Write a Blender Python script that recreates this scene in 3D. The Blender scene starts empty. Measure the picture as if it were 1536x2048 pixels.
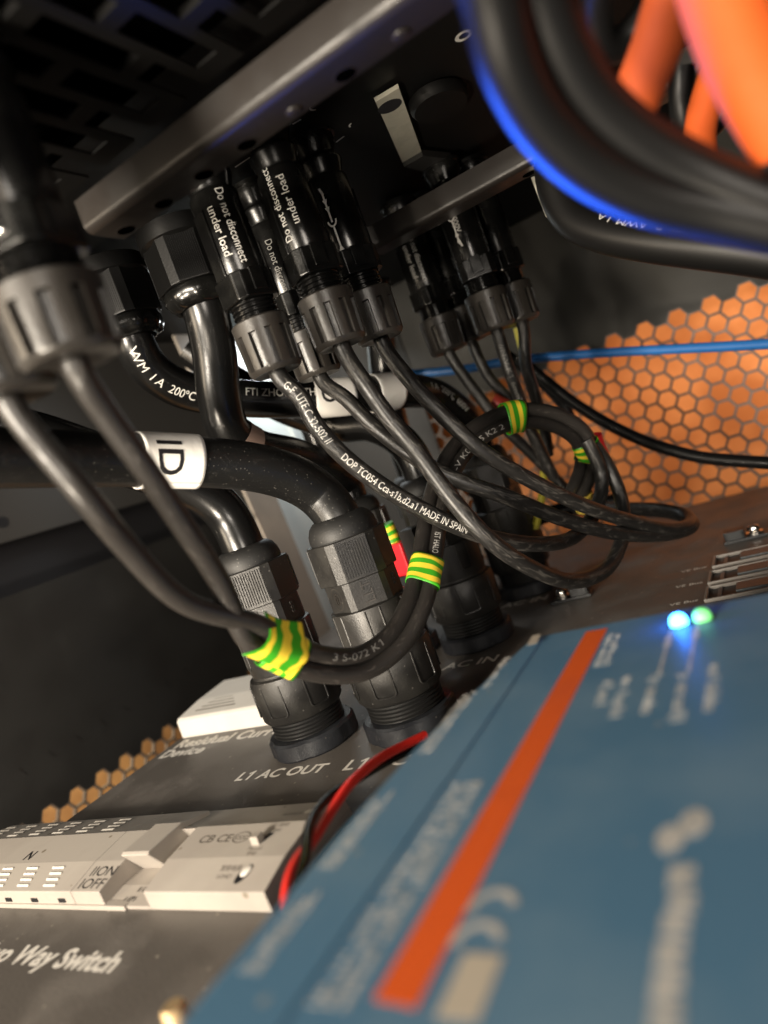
import bpy, bmesh, math, random
import numpy as np
from mathutils import Vector, Matrix

random.seed(4)
S = 0.001                                   # everything below is measured in millimetres
SC = bpy.context.scene
COL = SC.collection

# ------------------------------------------------------------------ camera
F_PX, CX, CY = 1430.0, 768.0, 1024.0        # focal length in pixels of the 1536x2048 photograph
def _ray(u, v): return np.array([u - CX, v - CY, F_PX])
_mx = _ray(-1600, 1775); _mx /= np.linalg.norm(_mx)
_y = _ray(1500, 650); _y -= _mx * (_y @ _mx); _y /= np.linalg.norm(_y)
_X = -_mx; _Z = np.cross(_X, _y)
ROT = np.array([_X, _y, _Z])
CAM = np.array([0.0, 0.0, 100.0])           # the lens is 100 mm above the base panel

cd = bpy.data.cameras.new('camera'); cam = bpy.data.objects.new('camera', cd); COL.objects.link(cam)
cd.sensor_fit = 'VERTICAL'; cd.sensor_height = 36.0; cd.lens = F_PX / 2048 * 36.0
cd.clip_start = 0.005; cd.clip_end = 20
cd.dof.use_dof = True; cd.dof.focus_distance = 0.270; cd.dof.aperture_fstop = 6.8
_r, _u, _f = ROT @ [1, 0, 0], ROT @ [0, -1, 0], ROT @ [0, 0, 1]
m = Matrix.Identity(4)
for i in range(3):
    m[i][0], m[i][1], m[i][2], m[i][3] = _r[i], _u[i], -_f[i], CAM[i] * S
cam.matrix_world = m
SC.camera = cam

# ------------------------------------------------------------------ light
w = bpy.data.worlds.new('World'); SC.world = w; w.use_nodes = True
w.node_tree.nodes['Background'].inputs[0].default_value = (1.0, 0.86, 0.68, 1)
w.node_tree.nodes['Background'].inputs[1].default_value = 0.008

def area(name, loc, target, size, power, color, size_y=None):
    l = bpy.data.lights.new(name, 'AREA'); l.energy = power; l.color = color
    l.shape = 'RECTANGLE'; l.size = size * S; l.size_y = (size_y or size) * S
    o = bpy.data.objects.new(name, l); COL.objects.link(o)
    o.location = Vector(loc) * S
    o.rotation_euler = (Vector(target) - Vector(loc)).to_track_quat('-Z', 'Y').to_euler()
    return o
area('room_light', (-230, -420, 165), (-150, 210, 60), 150, 7.2, (1.0, 0.89, 0.74), 90)
area('low_light', (-150, -210, -50), (-110, 180, 170), 60, 2.6, (1.0, 0.87, 0.70), 30)
area('left_fill', (-480, -220, 200), (-150, 220, 60), 150, 1.1, (1.0, 0.82, 0.60))  # added fill from the left, no real fitting
area('right_fill', (300, -340, 200), (-90, 330, 30), 160, 1.7, (1.0, 0.90, 0.78))  # added fill from the right front, no real fitting
area('lamp_behind_back_panel', (20, 548, 95), (20, 648, 85), 300, 0.27, (1.0, 0.72, 0.44), 150)
area('lamp_beside_cabinet', (-530, 300, 50), (-530, 300, -100), 120, 0.45, (1.0, 0.75, 0.45), 240)
area('post_fill', (-285, 440, 208), (-322, 405, 60), 20, 0.15, (0.93, 0.98, 1.0), 90)  # unseen lamp added to brighten the pale corner post
# unseen blue lamp added in mid-air to edge the upper right glossy cables
bs = area('blue_edge_fill', (-90, 180, 110), (-18, 132, 140), 26, 0.13, (0.02, 0.12, 1.0), 115)
bs.data.spread = math.radians(80)
_z = (Vector((-90, 180, 110)) - Vector((-18, 132, 140))).normalized()
_yv = (Vector((-113, 158, 153)) - Vector((-63, 200, 66))).normalized(); _xv = _yv.cross(_z).normalized(); _yv = _z.cross(_xv)
bs.rotation_euler = Matrix((_xv, _yv, _z)).transposed().to_euler()

SC.render.engine = 'CYCLES'
SC.cycles.use_denoising = True; SC.cycles.max_bounces = 6; SC.cycles.glossy_bounces = 4; SC.cycles.diffuse_bounces = 3
SC.view_settings.view_transform = 'Standard'; SC.view_settings.look = 'None'
SC.view_settings.gamma = 1; SC.view_settings.exposure = 0.25

# ------------------------------------------------------------------ measuring helpers
def ray(u, v):
    d = ROT @ _ray(u, v); return d / np.linalg.norm(d)
def at(u, v, D): return CAM + ray(u, v) * D
def onz(u, v, z=0.0): d = ray(u, v); return CAM + d * ((z - CAM[2]) / d[2])
def onx(u, v, x): d = ray(u, v); return CAM + d * (x / d[0])
def ony(u, v, y): d = ray(u, v); return CAM + d * (y / d[1])
def V3(*a): return np.array(a, float)

# ------------------------------------------------------------------ materials
MATS = {}
def mat(name, col, rough=0.5, metal=0.0, col2=None, nscale=200, nrange=(0.45, 0.65), bump=0.0, bscale=1500,
        spec=0.5, emit=None, estr=0, speck=None, uvstreak=None, coat=0, bdist=0.0002, alpha=None, trans=0.0):
    mt = bpy.data.materials.new(name); mt.use_nodes = True
    nt = mt.node_tree; N = nt.nodes; L = nt.links; b = N['Principled BSDF']
    b.inputs['Base Color'].default_value = (*col, 1); b.inputs['Roughness'].default_value = rough
    b.inputs['Metallic'].default_value = metal; b.inputs['Specular IOR Level'].default_value = spec
    b.inputs['Coat Weight'].default_value = coat
    if trans: b.inputs['Transmission Weight'].default_value = trans
    if emit:
        b.inputs['Emission Color'].default_value = (*emit, 1); b.inputs['Emission Strength'].default_value = estr
    tc = N.new('ShaderNodeTexCoord')
    src = None; streak = None
    if col2:
        n = N.new('ShaderNodeTexNoise'); n.inputs['Scale'].default_value = nscale; n.inputs['Detail'].default_value = 6
        L.new(tc.outputs['Object'], n.inputs['Vector'])
        r = N.new('ShaderNodeMapRange'); r.inputs[1].default_value, r.inputs[2].default_value = nrange
        L.new(n.outputs['Fac'], r.inputs[0])
        mx = N.new('ShaderNodeMix'); mx.data_type = 'RGBA'
        mx.inputs[6].default_value = (*col, 1); mx.inputs[7].default_value = (*col2, 1)
        L.new(r.outputs[0], mx.inputs[0]); src = mx.outputs[2]
        rr = N.new('ShaderNodeMapRange'); rr.inputs[3].default_value = rough; rr.inputs[4].default_value = min(1, rough + .18)
        L.new(r.outputs[0], rr.inputs[0]); L.new(rr.outputs[0], b.inputs['Roughness'])
    if uvstreak:      # scuffs drawn out along a cable (uv: u runs along it in mm)
        uv = N.new('ShaderNodeUVMap')
        mp = N.new('ShaderNodeMapping'); mp.inputs['Scale'].default_value = (0.055, 5.0, 1)
        L.new(uv.outputs[0], mp.inputs[0])
        n = N.new('ShaderNodeTexNoise'); n.inputs['Scale'].default_value = 1.7; n.inputs['Detail'].default_value = 12
        n.inputs['Roughness'].default_value = .68; n.inputs['Distortion'].default_value = 1.6
        L.new(mp.outputs[0], n.inputs['Vector'])
        r = N.new('ShaderNodeMapRange'); r.inputs[1].default_value, r.inputs[2].default_value = uvstreak[1]
        L.new(n.outputs['Fac'], r.inputs[0])
        mx = N.new('ShaderNodeMix'); mx.data_type = 'RGBA'; mx.inputs[7].default_value = (*uvstreak[0], 1)
        if src: L.new(src, mx.inputs[6])
        else: mx.inputs[6].default_value = (*col, 1)
        L.new(r.outputs[0], mx.inputs[0]); src = mx.outputs[2]; streak = r.outputs[0]
    if speck:         # dust grains: colour, scale, threshold
        vo = N.new('ShaderNodeTexVoronoi'); vo.inputs['Scale'].default_value = speck[1]
        L.new(tc.outputs['Object'], vo.inputs['Vector'])
        sp = N.new('ShaderNodeSeparateColor'); L.new(vo.outputs['Color'], sp.inputs[0])
        k = N.new('ShaderNodeMapRange'); k.inputs[1].default_value = 1 - speck[2]; k.inputs[2].default_value = 1.0
        k.inputs[3].default_value = 0.0; k.inputs[4].default_value = 0.34
        L.new(sp.outputs[0], k.inputs[0])
        lt = N.new('ShaderNodeMath'); lt.operation = 'LESS_THAN'
        L.new(vo.outputs['Distance'], lt.inputs[0]); L.new(k.outputs[0], lt.inputs[1])
        mx = N.new('ShaderNodeMix'); mx.data_type = 'RGBA'; mx.inputs[7].default_value = (*speck[0], 1)
        if src: L.new(src, mx.inputs[6])
        else: mx.inputs[6].default_value = (*col, 1)
        L.new(lt.outputs[0], mx.inputs[0]); src = mx.outputs[2]
    if src: L.new(src, b.inputs['Base Color'])
    if bump:
        n = N.new('ShaderNodeTexNoise'); n.inputs['Scale'].default_value = bscale; n.inputs['Detail'].default_value = 4
        L.new(tc.outputs['Object'], n.inputs['Vector'])
        bp = N.new('ShaderNodeBump'); bp.inputs['Strength'].default_value = bump; bp.inputs['Distance'].default_value = bdist
        L.new(n.outputs['Fac'], bp.inputs['Height']); nrm = bp.outputs[0]
        if streak:
            b2 = N.new('ShaderNodeBump'); b2.inputs['Strength'].default_value = .4; b2.inputs['Distance'].default_value = .0003
            L.new(streak, b2.inputs['Height']); L.new(nrm, b2.inputs['Normal']); nrm = b2.outputs[0]
        L.new(nrm, b.inputs['Normal'])
    MATS[name] = mt
    return mt

mat('panel_steel', (0.088, 0.079, 0.071), .42, col2=(0.122, 0.110, 0.099), nscale=45, bump=.55, bscale=900, speck=((.24, .215, .18), 520, .07))
mat('flange_steel', (0.040, 0.038, 0.036), .5, bump=.2)
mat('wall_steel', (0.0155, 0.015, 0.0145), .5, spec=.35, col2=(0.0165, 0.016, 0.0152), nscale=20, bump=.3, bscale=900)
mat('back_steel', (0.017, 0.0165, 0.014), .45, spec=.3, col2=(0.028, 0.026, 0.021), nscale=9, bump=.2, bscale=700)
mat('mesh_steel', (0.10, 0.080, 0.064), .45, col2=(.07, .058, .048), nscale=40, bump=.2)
mat('rail_steel', (0.0155, 0.0130, 0.0115), .33, spec=.26, col2=(0.012, 0.0102, 0.009), nscale=60, bump=.25, bscale=1400, speck=((.35, .33, .3), 200, .03))
mat('underside_black', (0.0018, 0.0017, 0.0016), .6, spec=.2, bump=.2)
mat('orange_board', (0.60, 0.235, 0.08), .7, col2=(0.40, 0.135, 0.04), nscale=16, nrange=(.40, .62), bump=.3, bscale=300)
mat('tan_board', (0.50, 0.30, 0.13), .6, col2=(0.34, 0.19, 0.08), nscale=22)
mat('pale_steel', (0.62, 0.66, 0.64), .5, col2=(0.54, 0.57, 0.56), nscale=12)
mat('beige_steel', (0.30, 0.26, 0.22), .5, col2=(0.24, 0.21, 0.18), nscale=30)
mat('gland_plastic', (0.012, 0.0115, 0.011), .36, col2=(0.020, 0.019, 0.017), nscale=70, bump=.45, bscale=1700, speck=((.07, .066, .06), 900, .10))
mat('shaded_plastic', (0.0022, 0.0022, 0.0022), .36, spec=.35, bump=.2)  # shade of the rail on the upper glands put into the colour
mat('thread_plastic', (0.010, 0.010, 0.010), .42, bump=.2)
mat('seal_rubber', (0.009, 0.009, 0.009), .55, speck=((.07, .066, .06), 1300, .25), bump=.3)
mat('base_nut_plastic', (0.011, 0.012, 0.015), .36, col2=(0.018, 0.020, 0.024), nscale=80, bump=.4, speck=((.08, .075, .07), 900, .12))
mat('gloss_black', (0.003, 0.003, 0.003), .15, col2=(0.006, .006, .0055), nscale=60, bump=.08)
mat('nut_plastic', (0.023, 0.0205, 0.018), .32, col2=(0.033, 0.030, 0.027), nscale=90, bump=.35, bscale=1500)
mat('cable_black', (0.0045, 0.0045, 0.0045), .26, bump=.10, bscale=900, uvstreak=((.018, .017, .015), (.60, .76)))
mat('cable_dusty', (0.0045, 0.0045, 0.0045), .40, bump=.2, bscale=1200, speck=((.06, .057, .05), 1300, .20), uvstreak=((.016, .0145, .013), (.56, .8)))
mat('cable_rubber', (0.013, 0.0125, 0.012), .36, bump=.3, bscale=1200, uvstreak=((.105, .098, .088), (.53, .70)))
mat('cable_grey', (0.020, 0.018, 0.0165), .38, bump=.3, bscale=900, uvstreak=((.085, .075, .066), (.56, .76)))
mat('cable_glossy', (0.0035, 0.0034, 0.0034), .40, spec=.30, bump=.06)
mat('orange_rubber', (0.46, 0.078, 0.008), .6, spec=.3, col2=(0.38, 0.060, 0.007), nscale=30, bump=.15)
mat('blue_wire', (0.02, 0.14, 0.42), .4)
mat('red_wire', (0.78, 0.028, 0.02), .35)
mat('yellow_wire', (0.55, 0.50, 0.05), .4)
mat('yellow_plastic', (0.80, 0.60, 0.10), .45)
mat('red_plastic', (0.72, 0.02, 0.03), .4)
mat('dark_red', (0.30, 0.03, 0.02), .5)
mat('white_print', (0.60, 0.585, 0.55), .6, col2=(.40, .39, .365), nscale=700, nrange=(.46, .66))
mat('grey_print', (0.38, 0.37, 0.35), .6)
mat('dim_print', (0.16, 0.155, 0.145), .6)
mat('panel_print', (0.66, 0.63, 0.58), .55, col2=(.50, .47, .43), nscale=900, nrange=(.5, .7))
mat('label_paper', (0.80, 0.78, 0.74), .45, bump=.5, bscale=140, bdist=.0006, coat=.2)
mat('ink', (0.01, 0.01, 0.012), .5)
mat('shade_black', (0.0004, 0.0004, 0.0004), .9, spec=0.0)  # near-black that paints the shade inside vent slots and rail holes
mat('faint_ink', (0.12, 0.105, 0.09), .6)
mat('white_plastic', (0.62, 0.60, 0.56), .40, col2=(0.56, 0.54, 0.50), nscale=35, bump=.12, bscale=1600)
mat('switch_plastic', (0.40, 0.365, 0.325), .42, col2=(0.35, 0.315, 0.28), nscale=35, bump=.12, bscale=1600, speck=((.2, .17, .13), 260, .05))
mat('switch_groove', (0.74, 0.70, 0.64), .5)
mat('device_blue', (0.066, 0.150, 0.240), .40, col2=(0.105, 0.185, 0.260), nscale=32, nrange=(.46, .74), bump=.25, bscale=900, speck=((.16, .2, .23), 330, .05))
mat('device_stripe', (0.62, 0.090, 0.012), .42, col2=(.52, .075, .012), nscale=40, bump=.2)
mat('device_print', (0.42, 0.41, 0.39), .5, col2=(.30, .30, .29), nscale=300)
mat('device_cream', (0.42, 0.37, 0.30), .5, col2=(.34, .30, .25), nscale=120)
mat('chrome', (0.75, 0.72, 0.68), .18, metal=1)
mat('zinc', (0.42, 0.41, 0.34), .45, metal=.3, col2=(.36, .35, .29), nscale=120)
mat('socket_dark', (0.012, 0.011, 0.010), .5)
mat('socket_grey', (0.06, 0.07, 0.075), .35, bump=.4, bscale=500, bdist=.0004)
mat('bezel_grey', (0.17, 0.155, 0.14), .35)
mat('mount_black', (0.02, 0.022, 0.024), .4)
mat('brass', (0.55, 0.40, 0.22), .35, metal=.6)
mat('led_blue', (0.1, 0.4, 1), .3, emit=(0.06, 0.36, 1.0), estr=11)
mat('led_green', (0.2, 0.9, 0.3), .3, emit=(0.14, 0.50, 0.12), estr=1.0)
mat('tie_brown', (0.16, 0.11, 0.09), .6)

def tape_mat():
    mt = bpy.data.materials.new('earth_tape'); mt.use_nodes = True
    nt = mt.node_tree; N = nt.nodes; L = nt.links; b = N['Principled BSDF']
    b.inputs['Roughness'].default_value = .33
    uv = N.new('ShaderNodeUVMap'); sx = N.new('ShaderNodeSeparateXYZ'); L.new(uv.outputs[0], sx.inputs[0])
    n = N.new('ShaderNodeTexNoise'); n.inputs['Scale'].default_value = .30; n.inputs['Detail'].default_value = 0
    mp = N.new('ShaderNodeMapping'); mp.inputs['Scale'].default_value = (.35, 1.0, 1)
    L.new(uv.outputs[0], mp.inputs[0]); L.new(mp.outputs[0], n.inputs['Vector'])
    a = N.new('ShaderNodeMath'); a.operation = 'MULTIPLY_ADD'; a.inputs[1].default_value = 1.7
    L.new(n.outputs['Fac'], a.inputs[0]); L.new(sx.outputs[0], a.inputs[2])
    d = N.new('ShaderNodeMath'); d.operation = 'DIVIDE'; d.inputs[1].default_value = 4.2; L.new(a.outputs[0], d.inputs[0])
    fr = N.new('ShaderNodeMath'); fr.operation = 'FRACT'; L.new(d.outputs[0], fr.inputs[0])
    cr = N.new('ShaderNodeValToRGB'); e = cr.color_ramp.elements
    e[0].position = .0; e[0].color = (.045, .33, .015, 1); e[1].position = .47; e[1].color = (.045, .33, .015, 1)
    k = e.new(.53); k.color = (.82, .60, .045, 1); k = e.new(.97); k.color = (.82, .60, .045, 1); k = e.new(1.0); k.color = (.045, .33, .015, 1)
    L.new(fr.outputs[0], cr.inputs[0]); L.new(cr.outputs[0], b.inputs['Base Color'])
    MATS['earth_tape'] = mt
tape_mat()

# ------------------------------------------------------------------ mesh helpers
class MB:
    def __init__(s): s.v = []; s.f = []; s.uv = []
    def add(s, vs, fs, uvs=None):
        o = len(s.v); s.v += [tuple(map(float, p)) for p in vs]; s.f += [tuple(i + o for i in f) for f in fs]
        s.uv += list(uvs) if uvs is not None else [(0, 0)] * len(vs)
        return s
    def box(s, x0, x1, y0, y1, z0, z1):
        vs = [(x, y, z) for x in (x0, x1) for y in (y0, y1) for z in (z0, z1)]
        return s.add(vs, [(0, 1, 3, 2), (4, 6, 7, 5), (0, 4, 5, 1), (2, 3, 7, 6), (0, 2, 6, 4), (1, 5, 7, 3)])
    def prism(s, poly, z0, z1):            # polygon in xy, extruded in z
        n = len(poly)
        vs = [(x, y, z0) for x, y in poly] + [(x, y, z1) for x, y in poly]
        fs = [tuple(range(n - 1, -1, -1)), tuple(range(n, 2 * n))] + [(i, (i + 1) % n, (i + 1) % n + n, i + n) for i in range(n)]
        return s.add(vs, fs)
    def extr_x(s, poly, x0, x1):           # polygon in yz, extruded in x
        n = len(poly)
        vs = [(x0, y, z) for y, z in poly] + [(x1, y, z) for y, z in poly]
        fs = [tuple(range(n)), tuple(range(2 * n - 1, n - 1, -1))] + [(i + n, (i + 1) % n + n, (i + 1) % n, i) for i in range(n)]
        return s.add(vs, fs)
    def lathe(s, prof, seg=48, cx=0, cy=0, rad=None):
        vs = []; fs = []
        for k, (r, z) in enumerate(prof):
            for i in range(seg):
                a = 2 * math.pi * i / seg; q = rad(r, z, a) if rad else r
                vs.append((cx + q * math.cos(a), cy + q * math.sin(a), z))
        for k in range(len(prof) - 1):
            for i in range(seg):
                j = (i + 1) % seg
                fs.append((k * seg + i, k * seg + j, (k + 1) * seg + j, (k + 1) * seg + i))
        n = len(prof)
        fs.append(tuple(range(seg - 1, -1, -1))); fs.append(tuple((n - 1) * seg + i for i in range(seg)))
        return s.add(vs, fs)
    def tube(s, P, T, Nn, B, A, r, seg=20, cap=True, rb=None):
        rb = rb or r; vs = []; uvs = []; fs = []; n = len(P)
        for k in range(n):
            for i in range(seg + 1):
                a = 2 * math.pi * i / seg
                vs.append(P[k] + Nn[k] * (r * math.cos(a)) + B[k] * (rb * math.sin(a))); uvs.append((A[k], i / seg))
        q = seg + 1
        for k in range(n - 1):
            for i in range(seg):
                fs.append((k * q + i, k * q + i + 1, (k + 1) * q + i + 1, (k + 1) * q + i))
        if cap:
            fs.append(tuple(range(seg - 1, -1, -1))); fs.append(tuple((n - 1) * q + i for i in range(seg)))
        return s.add(vs, fs, uvs)
    def xf(s, fn): s.v = [tuple(fn(np.array(p))) for p in s.v]; return s
    def build(s, name, material, parent=None, origin=(0, 0, 0), bevel=0, smooth=40, seg=2):
        me = bpy.data.meshes.new(name)
        o0 = np.array(origin, float)
        me.from_pydata([tuple((np.array(p) - o0) * S) for p in s.v], [], s.f)
        ul = me.uv_layers.new(name='UVMap')
        li = np.empty(len(me.loops), dtype=np.int32); me.loops.foreach_get('vertex_index', li)
        ul.data.foreach_set('uv', np.array(s.uv, dtype=np.float32)[li].ravel())
        bm = bmesh.new(); bm.from_mesh(me)
        bmesh.ops.recalc_face_normals(bm, faces=bm.faces); bm.to_mesh(me); bm.free()
        me.materials.append(MATS[material])
        if smooth:
            me.shade_smooth(); me.set_sharp_from_angle(angle=math.radians(smooth))
        ob = bpy.data.objects.new(name, me); COL.objects.link(ob)
        if parent is not None: ob.parent = parent
        else: ob.location = Vector(o0) * S
        if bevel:
            b = ob.modifiers.new('edge', 'BEVEL'); b.width = bevel * S; b.segments = seg; b.limit_method = 'ANGLE'
            b.angle_limit = math.radians(35); b.harden_normals = True
        return ob

def tag(o, label, cat, group=None):
    o['label'] = label; o['category'] = cat
    if group: o['group'] = group
    return o
def struct(o): o['kind'] = 'structure'; return o
def thing(name, label, cat, loc=(0, 0, 0), rz=0, group=None, rx=0):
    o = bpy.data.objects.new(name, None); COL.objects.link(o)
    o.empty_display_size = .01; o.location = Vector(loc) * S; o.rotation_euler = (rx, 0, rz)
    return tag(o, label, cat, group)
def copy_tree(o, parent=None):
    c = o.copy(); COL.objects.link(c)
    if parent is not None: c.parent = parent
    for ch in list(o.children): copy_tree(ch, c)
    return c

# paths
class Path:
    def __init__(s, pts, step=1.2):
        P = [np.array(at(*p)) if isinstance(p, tuple) else np.array(p, float) for p in pts]
        P = [2 * P[0] - P[1]] + P + [2 * P[-1] - P[-2]]
        out = []
        for i in range(1, len(P) - 2):
            p0, p1, p2, p3 = P[i - 1:i + 3]
            t0 = 0; t1 = t0 + np.linalg.norm(p1 - p0) ** .5; t2 = t1 + np.linalg.norm(p2 - p1) ** .5; t3 = t2 + np.linalg.norm(p3 - p2) ** .5
            n = max(4, int(np.linalg.norm(p2 - p1) / step))
            for k in range(n):
                t = t1 + (t2 - t1) * k / n
                a1 = (t1 - t) / (t1 - t0) * p0 + (t - t0) / (t1 - t0) * p1
                a2 = (t2 - t) / (t2 - t1) * p1 + (t - t1) / (t2 - t1) * p2
                a3 = (t3 - t) / (t3 - t2) * p2 + (t - t2) / (t3 - t2) * p3
                b1 = (t2 - t) / (t2 - t0) * a1 + (t - t0) / (t2 - t0) * a2
                b2 = (t3 - t) / (t3 - t1) * a2 + (t - t1) / (t3 - t1) * a3
                out.append((t2 - t) / (t2 - t1) * b1 + (t - t1) / (t2 - t1) * b2)
        out.append(P[-2]); s.P = np.array(out)
        for _ in range(6):                                     # relax: cables bend gently
            s.P[1:-1] = .5 * s.P[1:-1] + .25 * (s.P[:-2] + s.P[2:])
        s.finish()
    def finish(s):
        T = np.gradient(s.P, axis=0); s.T = T / np.linalg.norm(T, axis=1)[:, None]
        s.A = np.concatenate([[0], np.cumsum(np.linalg.norm(np.diff(s.P, axis=0), axis=1))])
        n = np.cross(s.T[0], [0, 0, 1.]);
        if np.linalg.norm(n) < 1e-3: n = np.cross(s.T[0], [1., 0, 0])
        n /= np.linalg.norm(n); N = []
        for t in s.T:
            n = n - t * (n @ t); n = n / np.linalg.norm(n); N.append(n)
        s.N = np.array(N); s.B = np.cross(s.T, s.N)
    def offset(s, d, face=None):           # side-by-side copy, d mm to the side as seen from the front
        c = []
        for p, t in zip(s.P, s.T):
            vdir = p - CAM; sd = np.cross(t, vdir); sd /= np.linalg.norm(sd); c.append(p + sd * d)
        q = Path.__new__(Path); q.P = np.array(c); q.finish(); return q
    def join(s, pts):                      # lead-in points before this path
        return Path([np.array(at(*p)) if isinstance(p, tuple) else np.array(p, float) for p in pts] + [p for p in s.P[::12]] + [s.P[-1]])
    def cut(s, a, b):
        i = np.searchsorted(s.A, a); j = max(i + 2, np.searchsorted(s.A, b))
        q = Path.__new__(Path); q.P, q.T, q.N, q.B = s.P[i:j], s.T[i:j], s.N[i:j], s.B[i:j]; q.A = s.A[i:j] - s.A[i]; return q
    def near(s, u, v):                     # arc length where the path passes the measured point
        d = [np.linalg.norm(np.cross(p - CAM, ray(u, v))) for p in s.P]; return s.A[int(np.argmin(d))]
    def frame(s, a):
        a = min(max(a, 0), s.A[-1] - 1e-6); i = min(int(np.searchsorted(s.A, a, 'right')) - 1, len(s.P) - 2)
        f = (a - s.A[i]) / (s.A[i + 1] - s.A[i]); t = s.T[i] * (1 - f) + s.T[i + 1] * f
        return s.P[i] * (1 - f) + s.P[i + 1] * f, t / np.linalg.norm(t)

def cable(name, path, r, material, label, cat='cable', group=None, seg=20):
    o = MB().tube(path.P, path.T, path.N, path.B, path.A, r, seg).build(name, material, origin=path.P[0], smooth=60)
    o['origin'] = 0; del o['origin']
    return tag(o, label, cat, group)

ONE = '\U0001D7E3'                        # a one drawn with its flag
def text_mesh(txt, size, extrude=0, bold=0, fine=0.0, spacing=1.0):
    cu = bpy.data.curves.new('lettering', 'FONT'); cu.body = txt.replace('1', ONE); cu.size = size; cu.extrude = extrude; cu.offset = bold
    cu.resolution_u = 3; cu.space_character = spacing
    ob = bpy.data.objects.new('lettering', cu); COL.objects.link(ob)
    bpy.context.view_layer.update()
    me = bpy.data.meshes.new_from_object(ob.evaluated_get(bpy.context.evaluated_depsgraph_get()))
    bpy.data.objects.remove(ob); bpy.data.curves.remove(cu)
    bm = bmesh.new(); bm.from_mesh(me); bpy.data.meshes.remove(me)
    if fine:
        bmesh.ops.triangulate(bm, faces=bm.faces)
        for _ in range(6):
            e = [e for e in bm.edges if e.calc_length() > fine]
            if not e: break
            bmesh.ops.subdivide_edges(bm, edges=e, cuts=1); bmesh.ops.triangulate(bm, faces=[f for f in bm.faces if len(f.verts) > 3])
    bm.verts.ensure_lookup_table()
    vs = np.array([v.co[:] for v in bm.verts]); fs = [tuple(v.index for v in f.verts) for f in bm.faces]; bm.free()
    return vs, fs

def wrap_text(txt, path, r, a0, size, facing, lift=.08, flip=False, turn=0.0, bold=0, extrude=0, spacing=1.0, width=None, squash=1.0):
    """lettering running along a cable or round body; flip reads the other way, turn shifts it round the surface in mm"""
    vs, fs = text_mesh(txt, size, extrude, bold, fine=max(.35, r * .12), spacing=spacing)
    k = width / vs[:, 0].max() if width else 1.0
    mb = MB(); out = []
    for x, y, z in vs:
        y = (y - size * .35) * squash; x *= k
        p, t = path.frame(a0 - x if flip else a0 + x)
        fdir = np.array(facing(p) if callable(facing) else facing, float); n = fdir - t * (fdir @ t); n /= np.linalg.norm(n)
        tt = -t if flip else t
        up = np.cross(n, tt)
        ang = (y + turn) / r
        out.append(p + (n * math.cos(ang) + up * math.sin(ang)) * (r + lift + z))
    return mb.add(out, fs)
toward_camera = lambda p: CAM - p

def frame_of(o):
    M = Matrix.Identity(4)
    while o is not None:
        M = Matrix.Translation(o.location) @ o.rotation_euler.to_matrix().to_4x4() @ M; o = o.parent
    return M
def attach(mb, name, material, top, smooth=0, bevel=0):
    """a part whose mesh was measured in the scene: moved into its thing's own frame"""
    inv = frame_of(top).inverted()
    mb.xf(lambda p: np.array(inv @ Vector(p * S)) / S)
    return mb.build(name, material, parent=top, smooth=smooth, bevel=bevel)
def sub(mb, name, material, part, top, smooth=0):
    return attach(mb, name, material, part, smooth)

# ================================================================== THE SETTING
# base panel: painted steel box top
base = struct(MB().box(-302, 230, 50, 508, -3, 0).build('base_panel', 'panel_steel', bevel=1.0))
struct(MB().box(-299, 227, 53, 505, -120, -3.2).build('base_box', 'wall_steel'))

def panel_text(txt, p0, p1, z=0.0, material='panel_print', bold=.03, parent=base, squash=1.0, size=None):
    a = onz(*p0, z); b = onz(*p1, z); wd = abs(b[0] - a[0])
    vs, fs = text_mesh(txt, 10, 0, 10 * bold)
    k = wd / (vs[:, 0].max() - vs[:, 0].min()); x0 = vs[:, 0].min()
    ky = (size / 10 if size else k) * squash
    mb = MB().add([(a[0] + (x - x0) * k, a[1] + y * ky, z + .05) for x, y, _ in vs], fs)
    return attach(mb, 'lettering', material, parent)
panel_text('L1 AC OUT', (468, 1562), (642, 1546))
t0 = onz(684, 1541); wIN = 39.5
def panel_text_xy(txt, x, y, wd, z=0.0, material='panel_print', bold=.02, parent=base, squash=1.0):
    vs, fs = text_mesh(txt, 10, 0, 10 * bold)
    k = wd / (vs[:, 0].max() - vs[:, 0].min()); x0 = vs[:, 0].min()
    mb = MB().add([(x + (q - x0) * k, y + v * k * squash, z + .05) for q, v, _ in vs], fs)
    return attach(mb, 'lettering', material, parent)
panel_text_xy('L1 AC IN', t0[0], t0[1], wIN)
e2 = onz(990, 1322); panel_text_xy('L2 AC IN', e2[0] - wIN, e2[1], wIN)
e3 = onz(1092, 1198); panel_text_xy('L3 AC IN', e3[0] - wIN, e3[1], wIN)
panel_text('Residual Current', (346, 1497), (592, 1462))
panel_text('Device', (316, 1517), (404, 1503))
a = onz(-62, 1925); b = onz(233, 1932)
panel_text_xy('Two Way Switch', a[0] - 2, (a[1] + b[1]) / 2 - .5, b[0] - a[0] + 2, bold=.035)
for p0, p1 in (((1338, 1213), (1396, 1201)), ((1350, 1177), (1405, 1166)), ((1361, 1146), (1413, 1134))):
    panel_text('VE Bus', p0, p1, bold=.01)

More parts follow.
